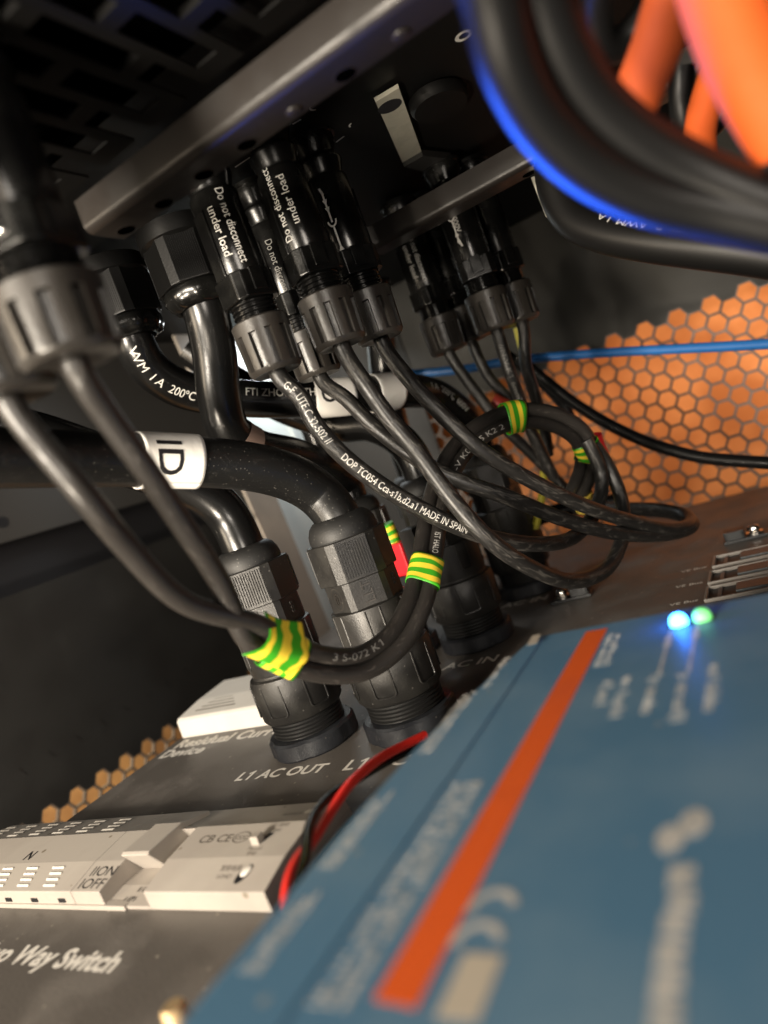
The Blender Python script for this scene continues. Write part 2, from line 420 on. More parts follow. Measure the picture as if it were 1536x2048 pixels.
# honeycomb sheets -------------------------------------------------
def honeycomb(name, place, cols, rows, pitch, hole, solid_above, material, label, thick=2.6, skip=None):
    """flat-top cells in columns; place(a, h, d): along, height, depth -> point; cells with centre above solid_above stay closed"""
    mb = MB(); blank = MB(); R = pitch / math.sqrt(3); r = hole / math.sqrt(3)
    for c in range(cols[0], cols[1]):
        for k in range(rows[0], rows[1]):
            x = c * pitch * math.sqrt(3) / 2; h = (k + (c % 2) * .5) * pitch
            o = [(x + R * math.cos(math.pi / 3 * i), h + R * math.sin(math.pi / 3 * i)) for i in range(6)]
            if h > solid_above or (skip and skip(x, h)):
                blank.add([place(*q, 0) for q in o], [tuple(range(6))]); continue
            q = [(x + r * math.cos(math.pi / 3 * i), h + r * math.sin(math.pi / 3 * i)) for i in range(6)]
            vs = [place(*p, 0) for p in o] + [place(*p, 0) for p in q] + [place(*p, thick) for p in q] + [place(*p, thick) for p in o]
            fs = []
            for i in range(6):
                j = (i + 1) % 6
                fs += [(i, j, j + 6, i + 6), (i + 6, j + 6, j + 12, i + 12), (i + 12, j + 12, j + 18, i + 18)]
            mb.add(vs, fs)
    ob = mb.build(name, material, smooth=0)
    blank.build('blank_sheet', label, parent=ob, smooth=0)
    return ob
PB = 12.2
back = struct(honeycomb('back_wall', lambda a, h, d: (a - 232, 520 + d, h - 26), (0, 31), (0, 15), PB, 10.6, 26 + 121, 'mesh_steel', 'back_steel'))
attach(MB().box(-236, 260, 520.3, 523, 130, 420), 'upper_sheet', 'back_steel', back)
attach(MB().box(-500, -233, 519, 523, -140, 420), 'side_sheet', 'wall_steel', back)
struct(MB().box(-330, 330, 640, 646, -160, 420).build('board_behind_back_wall', 'orange_board'))
PL = 11.6
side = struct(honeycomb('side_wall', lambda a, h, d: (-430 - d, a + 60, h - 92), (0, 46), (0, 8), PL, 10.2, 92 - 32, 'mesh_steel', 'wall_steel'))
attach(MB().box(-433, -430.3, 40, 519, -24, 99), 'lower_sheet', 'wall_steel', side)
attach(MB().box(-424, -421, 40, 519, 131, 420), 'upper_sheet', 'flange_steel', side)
hq = onx(5, 1045, -420.9)
attach(MB().lathe([(3.6, 0), (3.6, .3)], 20).xf(lambda p: np.array([hq[0] + p[2], hq[1] + p[0], hq[2] + p[1]])), 'hole', 'ink', side)
attach(MB().box(-446, -445, 40, 519, 60, 200), 'gap_shade_sheet', 'ink', side)  # dark sheet added to paint the shade in the wall gap
struct(MB().box(-640, -634, 0, 700, -220, 60).build('board_beside_cabinet', 'tan_board'))
struct(MB().box(-640, -460, 0, 700, -226, -220).build('floor', 'tan_board'))

# pale corner post leaning in behind the plugs
def slab(pts, n, th):
    n = np.array(n, float); n /= np.linalg.norm(n)
    k = len(pts); vs = [np.array(p) for p in pts] + [np.array(p) + n * th for p in pts]
    return MB().add(vs, [tuple(range(k)), tuple(range(2 * k - 1, k - 1, -1))] + [(i, i + k, (i + 1) % k + k, (i + 1) % k) for i in range(k)])
post = thing('corner_post', 'pale painted cabinet corner post with a beige drilled flange behind the plugs', 'post', onx(640, 1290, -318))
attach(slab([onx(312, 590, -316), onx(385, 590, -316), onx(676, 1290, -316), onx(628, 1290, -316)], (-1, 0, 0), 2), 'flange', 'beige_steel', post)
attach(slab([onx(380, 590, -322), onx(640, 590, -322), onx(860, 1290, -322), onx(672, 1290, -322)], (-1, 0, 0), 2), 'web', 'pale_steel', post)
c = onx(503, 1035, -315.6)
attach(MB().lathe([(2.6, 0), (2.6, .3)], 20).xf(lambda p: np.array([c[0] + p[2], c[1] + p[0], c[2] + p[1]])), 'hole', 'ink', post)
for k, (ua, ub) in enumerate(((470, 762), (520, 800))):
    attach(slab([onx(ua, 590, -320), onx(ua + 6, 590, -320), onx(ub + 7, 1290, -320), onx(ub, 1290, -320)], (-1, 0, 0), 1.5), 'fold', 'pale_steel', post)

# upper unit: underside, two flanged rails
under = struct(MB().box(-330, 260, 168, 520, 222, 226).build('upper_unit_underside', 'underside_black'))
def rail(name, y, z, depth, x0, x1, hts, label, hole_x, hr):
    t = thing(name, label, 'rail', (x0, y, z))
    L = x1 - x0
    prof = []
    R = 2.6
    for i in range(7):
        a = math.pi + math.pi / 2 * i / 6
        prof.append((R + R * math.cos(a), R + R * math.sin(a)))
    poly = [(0, hts)] + prof + [(depth, 0), (depth, 1.4), (R + 1, 1.4), (1.4, R + 1), (1.4, hts)]
    MB().extr_x(poly, 0, L).build('channel', 'rail_steel', parent=t, smooth=50)
    for hx in hole_x:
        hc = MB().lathe([(hr, -.12), (hr, .3)], 24).xf(lambda p: p + np.array([hx - x0, depth * .74, 0]))
        h = hc.build('hole', 'shade_black', parent=t, smooth=50)
        rg = MB(); seg = 28
        vs = []; fs = []
        for i in range(seg):
            an = 2 * math.pi * i / seg
            for q, zz in ((hr, -.16), (hr + .55, -.05)): vs.append((hx - x0 + q * math.cos(an), depth * .74 + q * math.sin(an), zz))
        for i in range(seg):
            j = (i + 1) % seg; fs.append((2 * i, 2 * i + 1, 2 * j + 1, 2 * j))
        rg.add(vs, fs).build('rim', 'rail_steel', parent=h, smooth=50)
    return t
r1 = rail('mounting_rail', 155, 188, 14, -150, 160, 9.5, 'grey steel flange rail with a row of round holes across the top', [-144.8, -128.5, -112.4, -96.6, -64.7, -32.7, -16.5], 2.7)
for hx in (-80.5, -49):
    MB().lathe([(2.3, 0), (2.1, -.5), (1.2, -.9), (0.2, -.9)], 24).xf(lambda p: p + np.array([hx + 150, 10.2, -.05])).build('rivet', 'rail_steel', parent=r1)
r2 = rail('mounting_rail', 298, 188, 14, -134, 220, 10, 'darker steel rail further back, behind the bright front rail', [-60, -20, 20, 60], 3)
# vented cover in front of the front rail
vent = thing('vented_cover', 'black vented cover plate with rows of long slots at the upper left', 'cover', (-100, 90, 206))
def vent_sheet():
    mb = MB(); W_, G, Ls, Y0 = 7.0, 3.4, 26.0, 66
    x = -330
    i = 0
    while x < 200:
        off = (i % 2) * 15
        ys = [Y0 + 3 + off + k * 31 for k in range(4)]
        mb.box(x, x + G, Y0, 164, 206, 206.7)
        prev = Y0
        for yv in ys:
            if yv > 160: continue
            if yv > prev: mb.box(x + G, x + G + W_, prev, min(yv, 164), 206, 208)
            prev = yv + Ls
        if prev < 164: mb.box(x + G, x + G + W_, prev, 164, 206, 206.7)
        x += G + W_; i += 1
    return mb
attach(vent_sheet(), 'slotted_sheet', 'underside_black', vent)
attach(MB().box(-330, 200, 66, 164, 216, 218), 'slot_shade_sheet', 'shade_black', vent)  # black sheet added so the slots look deep in shade
attach(MB().box(-330, 200, 62, 65.8, 206, 240), 'front_edge', 'underside_black', vent)

# printing and bracket on the underside
for (u0, v0, u1, v1) in ((672, 284, 688, 272), (470, 334, 500, 314), (585, 248, 602, 238)):
    p, q = onz(u0, v0, 222), onz(u1, v1, 222); d = q - p; n = np.array([-d[1], d[0], 0]); n = n / np.linalg.norm(n) * .45
    attach(MB().add([np.append((p + n)[:2], 221.9), np.append((q + n)[:2], 221.9), np.append((q - n)[:2], 221.9), np.append((p - n)[:2], 221.9)], [(0, 1, 2, 3)]), 'printed_line', 'white_print', under)
def ring(cx, cy, z, ro, ri, a0=0, a1=2 * math.pi, seg=28):
    vs = []; fs = []
    for i in range(seg + 1):
        an = a0 + (a1 - a0) * i / seg
        vs += [(cx + ro * math.cos(an), cy + ro * math.sin(an), z), (cx + ri * math.cos(an), cy + ri * math.sin(an), z)]
    for i in range(seg): fs.append((2 * i, 2 * i + 1, 2 * i + 3, 2 * i + 2))
    return MB().add(vs, fs)
q = onz(927, 71, 222); attach(ring(q[0], q[1], 221.9, 3.0, 1.7), 'printed_ring', 'white_print', under)
q = onz(632, 212, 222); attach(ring(q[0], q[1], 221.9, 2.6, 1.9, 2.2, 5.2), 'printed_mark', 'white_print', under)
q = onz(708, 248, 222); attach(ring(q[0], q[1], 221.9, 2.2, 1.5, 3.0, 4.6), 'printed_mark', 'white_print', under)
q = onz(612, 286, 222); attach(ring(q[0], q[1], 221.9, 1.8, 1.1, .4, 2.6), 'printed_mark', 'white_print', under)

br = thing('latch_bracket', 'pale zinc strap with a round hole under the upper unit', 'bracket', onz(845, 318, 221))
c4 = [onz(751, 204, 219), onz(798, 176, 219), onz(846, 311, 219), onz(808, 332, 219)]
attach(slab(c4, (0, 0, 1), 1.5), 'strap', 'zinc', br)
q = onz(780, 213, 218.9)
attach(MB().lathe([(4.6, 0), (4.6, .3)], 24).xf(lambda p: p + q), 'hole', 'ink', br)
c5 = [onz(808, 334, 217), onz(846, 312, 217), onz(905, 318, 217), onz(880, 350, 217)]
attach(slab(c5, (0, 0, 1), 3), 'foot', 'wall_steel', br)
kn = thing('latch', 'dark rounded latch housing beside the pale strap', 'latch', onz(880, 190, 221))
q0 = onz(875, 195, 221)
attach(MB().lathe([(11, 0), (11, -2.5), (10, -4), (.5, -4.2)], 32).xf(lambda p: np.array([q0[0] + p[0] * 1.0, q0[1] + p[1] * 1.3, q0[2] + p[2]])), 'housing', 'underside_black', kn, smooth=40)
br2 = thing('rear_bracket', 'dim steel bracket beside the bent black cable behind the second rail', 'bracket', onz(1090, 400, 200))
attach(slab([ony(1062, 355, 330), ony(1088, 345, 330), ony(1118, 420, 330), ony(1092, 434, 330)], (0, 1, 0), 1.5), 'strap', 'zinc', br2)

# ================================================================== PLUGS ON THE BASE PANEL
def hexpoly(R, cham, rot=0):
    out = []
    for i in range(6):
        a = rot + math.pi / 3 * i
        out += [(R * math.cos(a - cham), R * math.sin(a - cham)), (R * math.cos(a + cham), R * math.sin(a + cham))]
    return out
def u_rib(r, a0, w_, z0, z1, th=.35, top=False):
    """U-shaped moulded outline on a round wall"""
    pts = []
    ha = w_ / 2 / r; rc = min(w_ * .35, 1.5)
    pts.append((a0 - ha, z1)); pts.append((a0 - ha, z0 + rc))
    for i in range(1, 5): t = i / 5 * math.pi / 2; pts.append((a0 - ha + (1 - math.cos(t)) * rc / r, z0 + rc - math.sin(t) * rc))
    for i in range(0, 5): t = (1 - i / 5) * math.pi / 2; pts.append((a0 + ha - (1 - math.cos(t)) * rc / r, z0 + rc - math.sin(t) * rc))
    pts.append((a0 + ha, z0 + rc)); pts.append((a0 + ha, z1))
    P = np.array([(r * math.cos(a), r * math.sin(a), z) for a, z in pts])
    q = Path.__new__(Path); q.P = P; q.finish()
    return q.P, q.T, q.N, q.B, q.A, th

def make_plug(name, label, loc, rz, group):
    t = thing(name, label, 'plug', loc, rz, group)
    MB().lathe([(18.0, 0), (18.6, .8), (18.6, 6.4), (17.6, 7.4), (15.0, 7.5)], 6 * 8,
               rad=lambda r, z, a: r * (1 if r < 16 else 1 - .055 * (1 - abs(math.cos(3 * a)) ** .5))).build('base_nut', 'base_nut_plastic', parent=t, bevel=0, smooth=25)
    prof = [(14.2, 5)]
    z = 7.6
    while z < 15.5: prof += [(14.1, z), (15.0, z + .45), (15.0, z + .7), (14.1, z + 1.15)]; z += 1.5
    prof.append((14.0, 17)); MB().lathe(prof, 48).build('thread', 'thread_plastic', parent=t, smooth=30)
    col = MB().lathe([(14.5, 15.0), (16.0, 15.0), (16.9, 16.2), (17.4, 31.0), (16.6, 33.2), (15.2, 33.8), (14.8, 34.6), (14.4, 36)], 64).build('locking_ring', 'gland_plastic', parent=t, smooth=35)
    rb = MB()
    for i in range(6): rb.tube(*u_rib(17.28, math.pi / 3 * i + .2, 8.2, 18.5, 31.2, .38), seg=6)
    rb.build('grip_outline', 'gland_plastic', parent=col, smooth=50)
    body = MB().lathe([(14.6, 34), (15.2, 36), (15.3, 49.2), (15.1, 51.0), (14.0, 51.4), (12, 51.6)], 64).build('sleeve', 'gland_plastic', parent=t, smooth=35)
    rb = MB()
    for i in range(6): rb.tube(*u_rib(15.25, math.pi / 3 * i + .55, 5.6, 38.5, 50.6, .4), seg=6)
    rb.build('sleeve_slot', 'gland_plastic', parent=body, smooth=50)
    mid = MB().prism(hexpoly(14.0, .10, .1), 51.0, 62.6).build('marked_body', 'gland_plastic', parent=t, bevel=.3, smooth=0)
    nut = MB().prism(hexpoly(15.4, .13, .1), 62, 77.6).build('hex_nut', 'gland_plastic', parent=t, bevel=.5, smooth=0)
    rg = MB(); ap = 15.4 * math.cos(math.pi / 6 - .13 * 0) * 1.0
    for i in range(0, 6, 2):
        am = .1 + math.pi / 3 * i + math.pi / 6
        # distance of this flat from the axis
        v1 = 15.4 * math.cos(math.pi / 6 - .13); hw = 15.4 * math.sin(math.pi / 6 - .13)
        n = 12
        for k in range(n):
            y = -hw + (k + .5) * 2 * hw / n
            for q0_, q1_ in ((y - .2, y + .2),):
                vs = []
                for rr in (v1 - .2, v1 + .5):
                    for yy in (q0_, q1_):
                        for zz in (63.4, 76.4):
                            vs.append((rr * math.cos(am) - yy * math.sin(am), rr * math.sin(am) + yy * math.cos(am), zz))
                rg.add(vs, [(0, 1, 3, 2), (4, 6, 7, 5), (0, 4, 5, 1), (2, 3, 7, 6), (0, 2, 6, 4), (1, 5, 7, 3)])
    rg.build('grip_ridges', 'gland_plastic', parent=nut, smooth=0)['kind'] = 'stuff'
    MB().lathe([(13.2, 77.4), (13.4, 79), (13.0, 81.5), (11.8, 84.0), (10.2, 85.4), (9.2, 85.8), (8.9, 84.5), (8.6, 82)], 64).build('seal_dome', 'seal_rubber', parent=t, smooth=60)
    # moulded marks on the flats of the body
    ax = Path.__new__(Path); ax.P = np.array([[0, 0, z] for z in np.linspace(45, 70, 20)]); ax.finish()
    r0 = 14.0 * math.cos(math.pi / 6 - .10)
    def flat_mark(txt, i, size, dz, dy=0, ex=.35, rot=True):
        vs, fs = text_mesh(txt, size, ex, 0)
        am = .1 + math.pi / 3 * i + math.pi / 6; out = []
        vs[:, 0] -= vs[:, 0].max() / 2; vs[:, 1] -= size * .35
        for x, y, z in vs:
            yy, zz = (y + dy, x + dz) if not rot else (-y + dy, x + dz)
            out.append(((r0 + .08 + z) * math.cos(am) - yy * math.sin(am), (r0 + .08 + z) * math.sin(am) + yy * math.cos(am), zz))
        MB().add(out, fs).build('moulded_mark', 'nut_plastic', parent=mid)
    flat_mark('LLT', 2, 5.4, 56.8); flat_mark('LLT', 4, 5.4, 56.8); flat_mark('LLT', 0, 5.4, 56.8)
    for i in (1, 3, 5):
        am = .1 + math.pi / 3 * i + math.pi / 6
        for (ro, ri) in ((1.0, .90), (.55, .45)):
            mb = ring(0, 0, 0, ro, ri)
            mb.xf(lambda p: np.array([(r0 + .1) * math.cos(am) - p[0] * 3.4 * math.sin(am), (r0 + .1) * math.sin(am) + p[0] * 3.4 * math.cos(am), 56.8 + p[1] * 4.4]))
            mb.build('moulded_mark', 'nut_plastic', parent=mid)
        flat_mark('CQC', i, 2.2, 56.8)
    return t
G1, G2, G3, G4 = (-195, 221), (-149, 224), (-153, 310), (-148, 384)
G5, G6 = (-195, 310), (-195, 384)
GR = 'black cable plugs standing on the base panel'
RZ1 = math.radians(24)
plug = make_plug('cable_plug', 'black ribbed cable plug just above the L1 AC OUT lettering', (*G1, 0), RZ1, GR)
def plug_copy(loc, rz, label):
    c = copy_tree(plug); c.location = Vector((*loc, 0)) * S; c.rotation_euler = (0, 0, rz); c['label'] = label; return c
plug_copy(G2, math.radians(32), 'black cable plug beside the blue device corner, with LLT moulded on its flat side')
plug_copy(G3, math.radians(-10), 'dark cable plug behind the two striped-tape cables, by the L2 AC IN lettering')
plug_copy(G4, math.radians(15), 'darkest cable plug furthest along the panel, in front of the orange honeycomb')
plug_copy(G5, math.radians(-20), 'half hidden cable plug between the two front plugs and the red connector')
plug_copy(G6, math.radians(5), 'mostly hidden cable plug at the back between the crossing cables')

# ================================================================== SOLAR CONNECTORS HANGING FROM THE UPPER UNIT
def make_connector(name, label, loc, rz, group, tall=80):
    t = thing(name, label, 'connector', loc, rz, group)
    ng = 11
    def rad(r, z, a):
        if 2.0 < z < 14.2 and r > 8.5:
            ph = (a / (2 * math.pi) * ng) % 1.0
            if .30 < ph < .70: return r - 1.55
        return r
    seg = ng * 20
    nut = MB().lathe([(4.2, .8), (6.2, .3), (8.2, .2), (9.0, 1.0), (9.5, 2.0), (9.5, 2.1), (9.9, 14.1), (9.9, 14.3), (10.0, 18.2), (9.4, 18.8), (7.0, 18.8)], seg, rad=rad).build('ribbed_nut', 'nut_plastic', parent=t, smooth=28)
    prof = [(7.4, 18)]; z = 18.9
    while z < 24: prof += [(7.2, z), (7.9, z + .4), (7.9, z + .8), (7.2, z + 1.2)]; z += 1.6
    prof.append((7.2, 25.5)); MB().lathe(prof, 40).build('thread', 'gloss_black', parent=t, smooth=30)
    lower = MB()
    sq = lambda w_, d_, c_: [(w_ - c_, -d_), (w_, -d_ + c_), (w_, d_ - c_), (w_ - c_, d_), (-w_ + c_, d_), (-w_, d_ - c_), (-w_, -d_ + c_), (-w_ + c_, -d_)]
    lower.prism(sq(8.6, 8.0, 2.6), 25, 34.5)
    lo = lower.build('plug_body', 'gloss_black', parent=t, bevel=.7, smooth=0)
    MB().lathe([(8.2, 34), (8.5, 35), (8.5, 62), (8.1, 63), (7.6, 63.4)], 48).build('socket_body', 'gloss_black', parent=t, smooth=35)
    for s in (-1, 1):
        MB().box(s * 7.6 - 1.2, s * 7.6 + 1.2, -3.2, 3.2, 34, 57).build('latch_arm', 'gloss_black', parent=t, bevel=.6, smooth=0)
        MB().box(-2.6, 2.6, s * 8.0 - .5, s * 8.0 + .5, 27, 35).build('side_clip', 'gloss_black', parent=t, bevel=.4, smooth=0)
    MB().lathe([(7.4, 63), (7.4, 64.5), (8.8, 68.5), (8.8, 69.5), (7.0, 71), (7.0, 72.2), (8.6, 76), (8.6, 78.5), (9.6, 78.6), (9.6, 80)], 48).build('panel_socket', 'gloss_black', parent=t, smooth=30)
    if tall > 80:
        MB().lathe([(9.6, 80), (9.6, tall)], 32).build('socket_base', 'gloss_black', parent=t, smooth=30)
    return t
GC = 'solar connectors hanging from the upper unit'
def facing_cam(x, y): return math.atan2(-y, -x)
M1, M2, M3, M1B, M4, M4B, M5, M5B = (-141, 208), (-123, 225), (-121, 253), (-153, 254), (-136, 356), (-128, 372), (-102, 335), (-94.5, 354)
con = make_connector('solar_connector', 'black connector with the brightest do-not-disconnect print, leftmost of the middle group', (*M1, 140), facing_cam(*M1) + 2.2, GC)
def con_copy(loc, z, label, turn=2.2):
    c = copy_tree(con); c.location = Vector((*loc, z)) * S; c.rotation_euler = (0, 0, facing_cam(*loc) + turn); c['label'] = label; return c
con2 = con_copy(M2, 142, 'black connector whose print reads upwards, second in the middle group', 2.0)
con3 = con_copy(M3, 143, 'black connector printed with a white arrow symbol, in the middle group', 1.9)
con1b = con_copy(M1B, 140, 'black connector with dim grey print, tucked behind the leftmost pair', 2.2)
con4 = con_copy(M4, 140, 'far connector with blurred white print, left one below the second rail')
con4b = con_copy(M4B, 142, 'far connector half hidden behind its neighbour below the second rail')
con5 = con_copy(M5, 138, 'far connector with the small white arrow below the second rail', 1.7)
con5b = con_copy(M5B, 139, 'rightmost far connector, dark and half covered, above the yellow wire')
fa_, fb_ = at(150, 726, 162), at(20, 800, 170)
FGA, FGB = tuple(fa_[:2]), tuple(fb_[:2])
confa = make_connector('solar_connector', 'large blurred connector in the near left foreground with a shiny clip', (*FGA, fa_[2]), facing_cam(*FGA) + 2.5, GC, tall=120)
confa.scale = (1.12, 1.12, .86)
confb = con_copy(FGB, fb_[2], 'blurred connector cut by the left edge of the picture, lowest of all', 2.6)
confb.scale = (1.12, 1.12, .86)

def axis_path(x, y, z0, z1):
    q = Path.__new__(Path); q.P = np.array([[x, y, z] for z in np.linspace(z0, z1, 40)]); q.finish(); return q
def part_text(mb, top, material='white_print'):
    loc = Vector(top.location); inv = Matrix.Rotation(-top.rotation_euler[2], 3, 'Z')
    mb.xf(lambda p: np.array(inv @ (Vector(p) - loc / S)))
    return mb.build('lettering', material, parent=top, smooth=0)
def dnd(top, xy, zt, material, size=4.1, az=0.0, up=False, zs=1.0):
    p = axis_path(*xy, zt + 60, zt - 40); r = 8.55
    ca, sa = math.cos(az), math.sin(az); d = np.array([-xy[0], -xy[1]]); f = np.array([d[0] * ca - d[1] * sa, d[0] * sa + d[1] * ca, 0])
    a0 = 60.0
    if not up:
        part_text(wrap_text('Do not disconnect', p, r, a0, size, f, turn=1.9, width=25.5), top, material)
        part_text(wrap_text('under load', p, r, a0 + 5, size, f, turn=-2.6, width=17), top, material)
    else:
        part_text(wrap_text('Do not disconnect', p, r, a0 + 25.5, size, f, turn=1.9, flip=True, width=25.5), top, material)
        part_text(wrap_text('under load', p, r, a0 + 21, size, f, turn=-2.6, flip=True, width=17), top, material)
dnd(con, M1, 202, 'white_print', az=.10)
dnd(con2, M2, 205, 'white_print', az=-.35, up=True)
dnd(con1b, M1B, 196, 'dim_print', az=-.35)
dnd(con4, M4, 202, 'grey_print', az=-.1)
def arrow_mark(top, xy, zt, az, material='white_print', ln=26):
    r = 8.6; mbs = MB()
    base_a = math.atan2(-xy[1], -xy[0]) + az
    def q(s_, z_): a_ = base_a + s_ / r; return (xy[0] + r * math.cos(a_) + 0, xy[1] + r * math.sin(a_), z_)
    def quad(pts): mbs.add([q(*p) for p in pts], [tuple(range(len(pts)))])
    z = zt
    quad([(-.35, z), (.35, z), (.35, z - ln * .45), (-.35, z - ln * .45)])
    quad([(-.35, z - ln * .52), (.35, z - ln * .52), (.35, z - ln), (-.35, z - ln)])
    for zz in (z - 6, z - 3.2): quad([(-1.0, zz), (1.0, zz), (0, zz - 2.4)])
    for zz in (z - ln + 3.2, z - ln + 6): quad([(-1.0, zz - 2.4), (1.0, zz - 2.4), (0, zz)])
    zc = z - ln * .52
    prev = None
    for i in range(9):
        t = math.pi * i / 8; o_ = (2.0 * math.cos(t), zc + 2.6 - 2.6 * math.sin(t)); n_ = (1.35 * math.cos(t), zc + 2.6 - 1.9 * math.sin(t))
        if prev: quad([prev[0], o_, n_, prev[1]])
        prev = (o_, n_)
    for p_ in ((-.2, z), (.5, z - ln)): quad([(p_[0] - .8, p_[1] + 1.4), (p_[0] + .1, p_[1] + 1.4), (p_[0] + .8, p_[1] - 1.4), (p_[0] - .1, p_[1] - 1.4)])
    part_text(mbs, top, material)
arrow_mark(con3, M3, 200, -.3)
arrow_mark(con5, M5, 202, -.35, 'grey_print', 22)
p5 = axis_path(*M5, 260, 150); part_text(wrap_text('1000V', p5, 8.6, 66, 3.4, np.array([-M5[0] - 60, -M5[1], 0]), width=9), con5, 'grey_print')
# metal clip on the near connector: chrome boxes placed where its glints fall
for az_, z0_, z1_ in ((-3.05, 28, 34), (-3.15, 39, 43)):
    c_ = MB().box(8.0, 9.6, -2.4, 2.4, z0_, z1_).xf(lambda p: np.array([p[0] * math.cos(az_) - p[1] * math.sin(az_), p[0] * math.sin(az_) + p[1] * math.cos(az_), p[2]]))
    c_.build('clip', 'chrome', parent=confa, bevel=.8, smooth=0)
c_ = MB().box(8.6, 9.4, -.5, .5, 26, 60).xf(lambda p: np.array([p[0] * math.cos(-2.6) - p[1] * math.sin(-2.6), p[0] * math.sin(-2.6) + p[1] * math.cos(-2.6), p[2]]))
c_.build('seam_rib', 'nut_plastic', parent=confa, bevel=.3, smooth=0)

# ================================================================== HANGING GLANDS OF THE UPPER UNIT
def make_gland(name, label, loc, rz, group):
    t = thing(name, label, 'cable gland', loc, rz, group)
    MB().lathe([(15.6, 0), (15.6, -6), (14, -7)], 48).build('flange', 'shaded_plastic', parent=t, smooth=30)
    n = MB().prism(hexpoly(15.0, .13, .2), -24, -6).build('hex_nut', 'shaded_plastic', parent=t, bevel=.5, smooth=0)
    rg = MB(); v1 = 15.0 * math.cos(math.pi / 6 - .13); hw = 15.0 * math.sin(math.pi / 6 - .13)
    for i in range(0, 6, 2):
        am = .2 + math.pi / 3 * i + math.pi / 6
        for k in range(15):
            y = -hw + (k + .5) * 2 * hw / 15; vs = []
            for rr in (v1 - .2, v1 + .3):
                for yy in (y - .14, y + .14):
                    for zz in (-23, -7): vs.append((rr * math.cos(am) - yy * math.sin(am), rr * math.sin(am) + yy * math.cos(am), zz))
            rg.add(vs, [(0, 1, 3, 2), (4, 6, 7, 5), (0, 4, 5, 1), (2, 3, 7, 6), (0, 2, 6, 4), (1, 5, 7, 3)])
    rg.build('grip_ridges', 'shaded_plastic', parent=n, smooth=0)['kind'] = 'stuff'
    MB().lathe([(12.5, -23.5), (13.6, -24.5), (13.4, -28), (11.6, -31), (9.4, -31.8), (8.6, -30)], 60,
               rad=lambda r, z, a: r * (1 + (.05 * math.cos(9 * a) if z < -25 and r > 10 else 0))).build('clamp_dome', 'gloss_black', parent=t, smooth=60)
    return t
gA = at(408, 612, 297); gB = at(268, 676, 322)
gl1 = make_gland('cable_gland', 'black hex cable gland under the front rail holding the upright thick cable', (gA[0], gA[1], gA[2] + 31), .5, 'glands under the upper unit')
gl2 = copy_tree(gl1); gl2.location = Vector((gB[0], gB[1], gB[2] + 31)) * S; gl2.rotation_euler = (0, 0, .2)
gl2['label'] = 'dark cable gland left of it, behind the near connector, holding the curved printed cable'

# ================================================================== CABLES
TK = 'thick black power cables'
pA = Path([V3(*G2, 76), V3(*G2, 85), (641, 992, 272), (597, 962, 268), (520, 937, 262), (400, 924, 255), (250, 920, 246), (100, 917, 236), (-80, 914, 226)])
cA = cable('power_cable', pA, 8.8, 'cable_dusty', 'thick black cable with a white ID label, bending into the front right plug', group=TK, seg=32)
pB = Path([V3(*G1, 76), V3(*G1, 85), (458, 1035, 297), (412, 990, 296), (330, 955, 294), (200, 912, 292), (80, 872, 292), (-80, 836, 292)])
cable('power_cable', pB, 8.6, 'cable_black', 'thick black cable behind the labelled one, bending into the front left plug', group=TK, seg=32)
pC = Path([V3(gA[0], gA[1], gA[2] + 6), (412, 625, 297), (428, 700, 298), (438, 790, 300), (458, 862, 304), (510, 898, 312), (590, 915, 328), (660, 945, 350), V3(*G5, 94), V3(*G5, 82)])
cable('power_cable', pC, 8.8, 'cable_black', 'glossy thick black cable hanging upright left of the middle connectors', group=TK, seg=32)
pD = Path([V3(gB[0], gB[1], gB[2] + 6), (270, 690, 322), (300, 738, 325), (365, 779, 330), (470, 796, 334), (600, 799, 337), (700, 792, 342), (800, 782, 360), (875, 792, 385), (930, 835, 402), V3(*G4, 96), V3(*G4, 82)])
cD = cable('power_cable', pD, 8.4, 'cable_black', 'thick black cable printed in white, crossing behind the upright cable', group=TK, seg=32)
pE = Path([V3(*G3, 82), V3(*G3, 94), (800, 880, 350), (740, 850, 356), (690, 852, 362), (640, 840, 368), (580, 820, 372), (480, 770, 380), (380, 700, 390)])
cable('power_cable', pE, 8.2, 'cable_black', 'shaded thick black cable rising from the middle plug into the dark', group=TK, seg=28)
pF = Path([V3(*G6, 82), V3(*G6, 96), (790, 850, 425), (770, 760, 420), (760, 660, 415), (750, 560, 410)])
cable('power_cable', pF, 8.2, 'cable_black', 'dark thick black cable rising from the hidden plug at the back', group=TK, seg=24)
pF2 = Path([(690, 1010, 420), (640, 900, 415), (600, 800, 410), (560, 700, 400)])
cable('power_cable', pF2, 6.0, 'cable_black', 'dark slanting cable in front of the pale corner post', group=TK, seg=24)

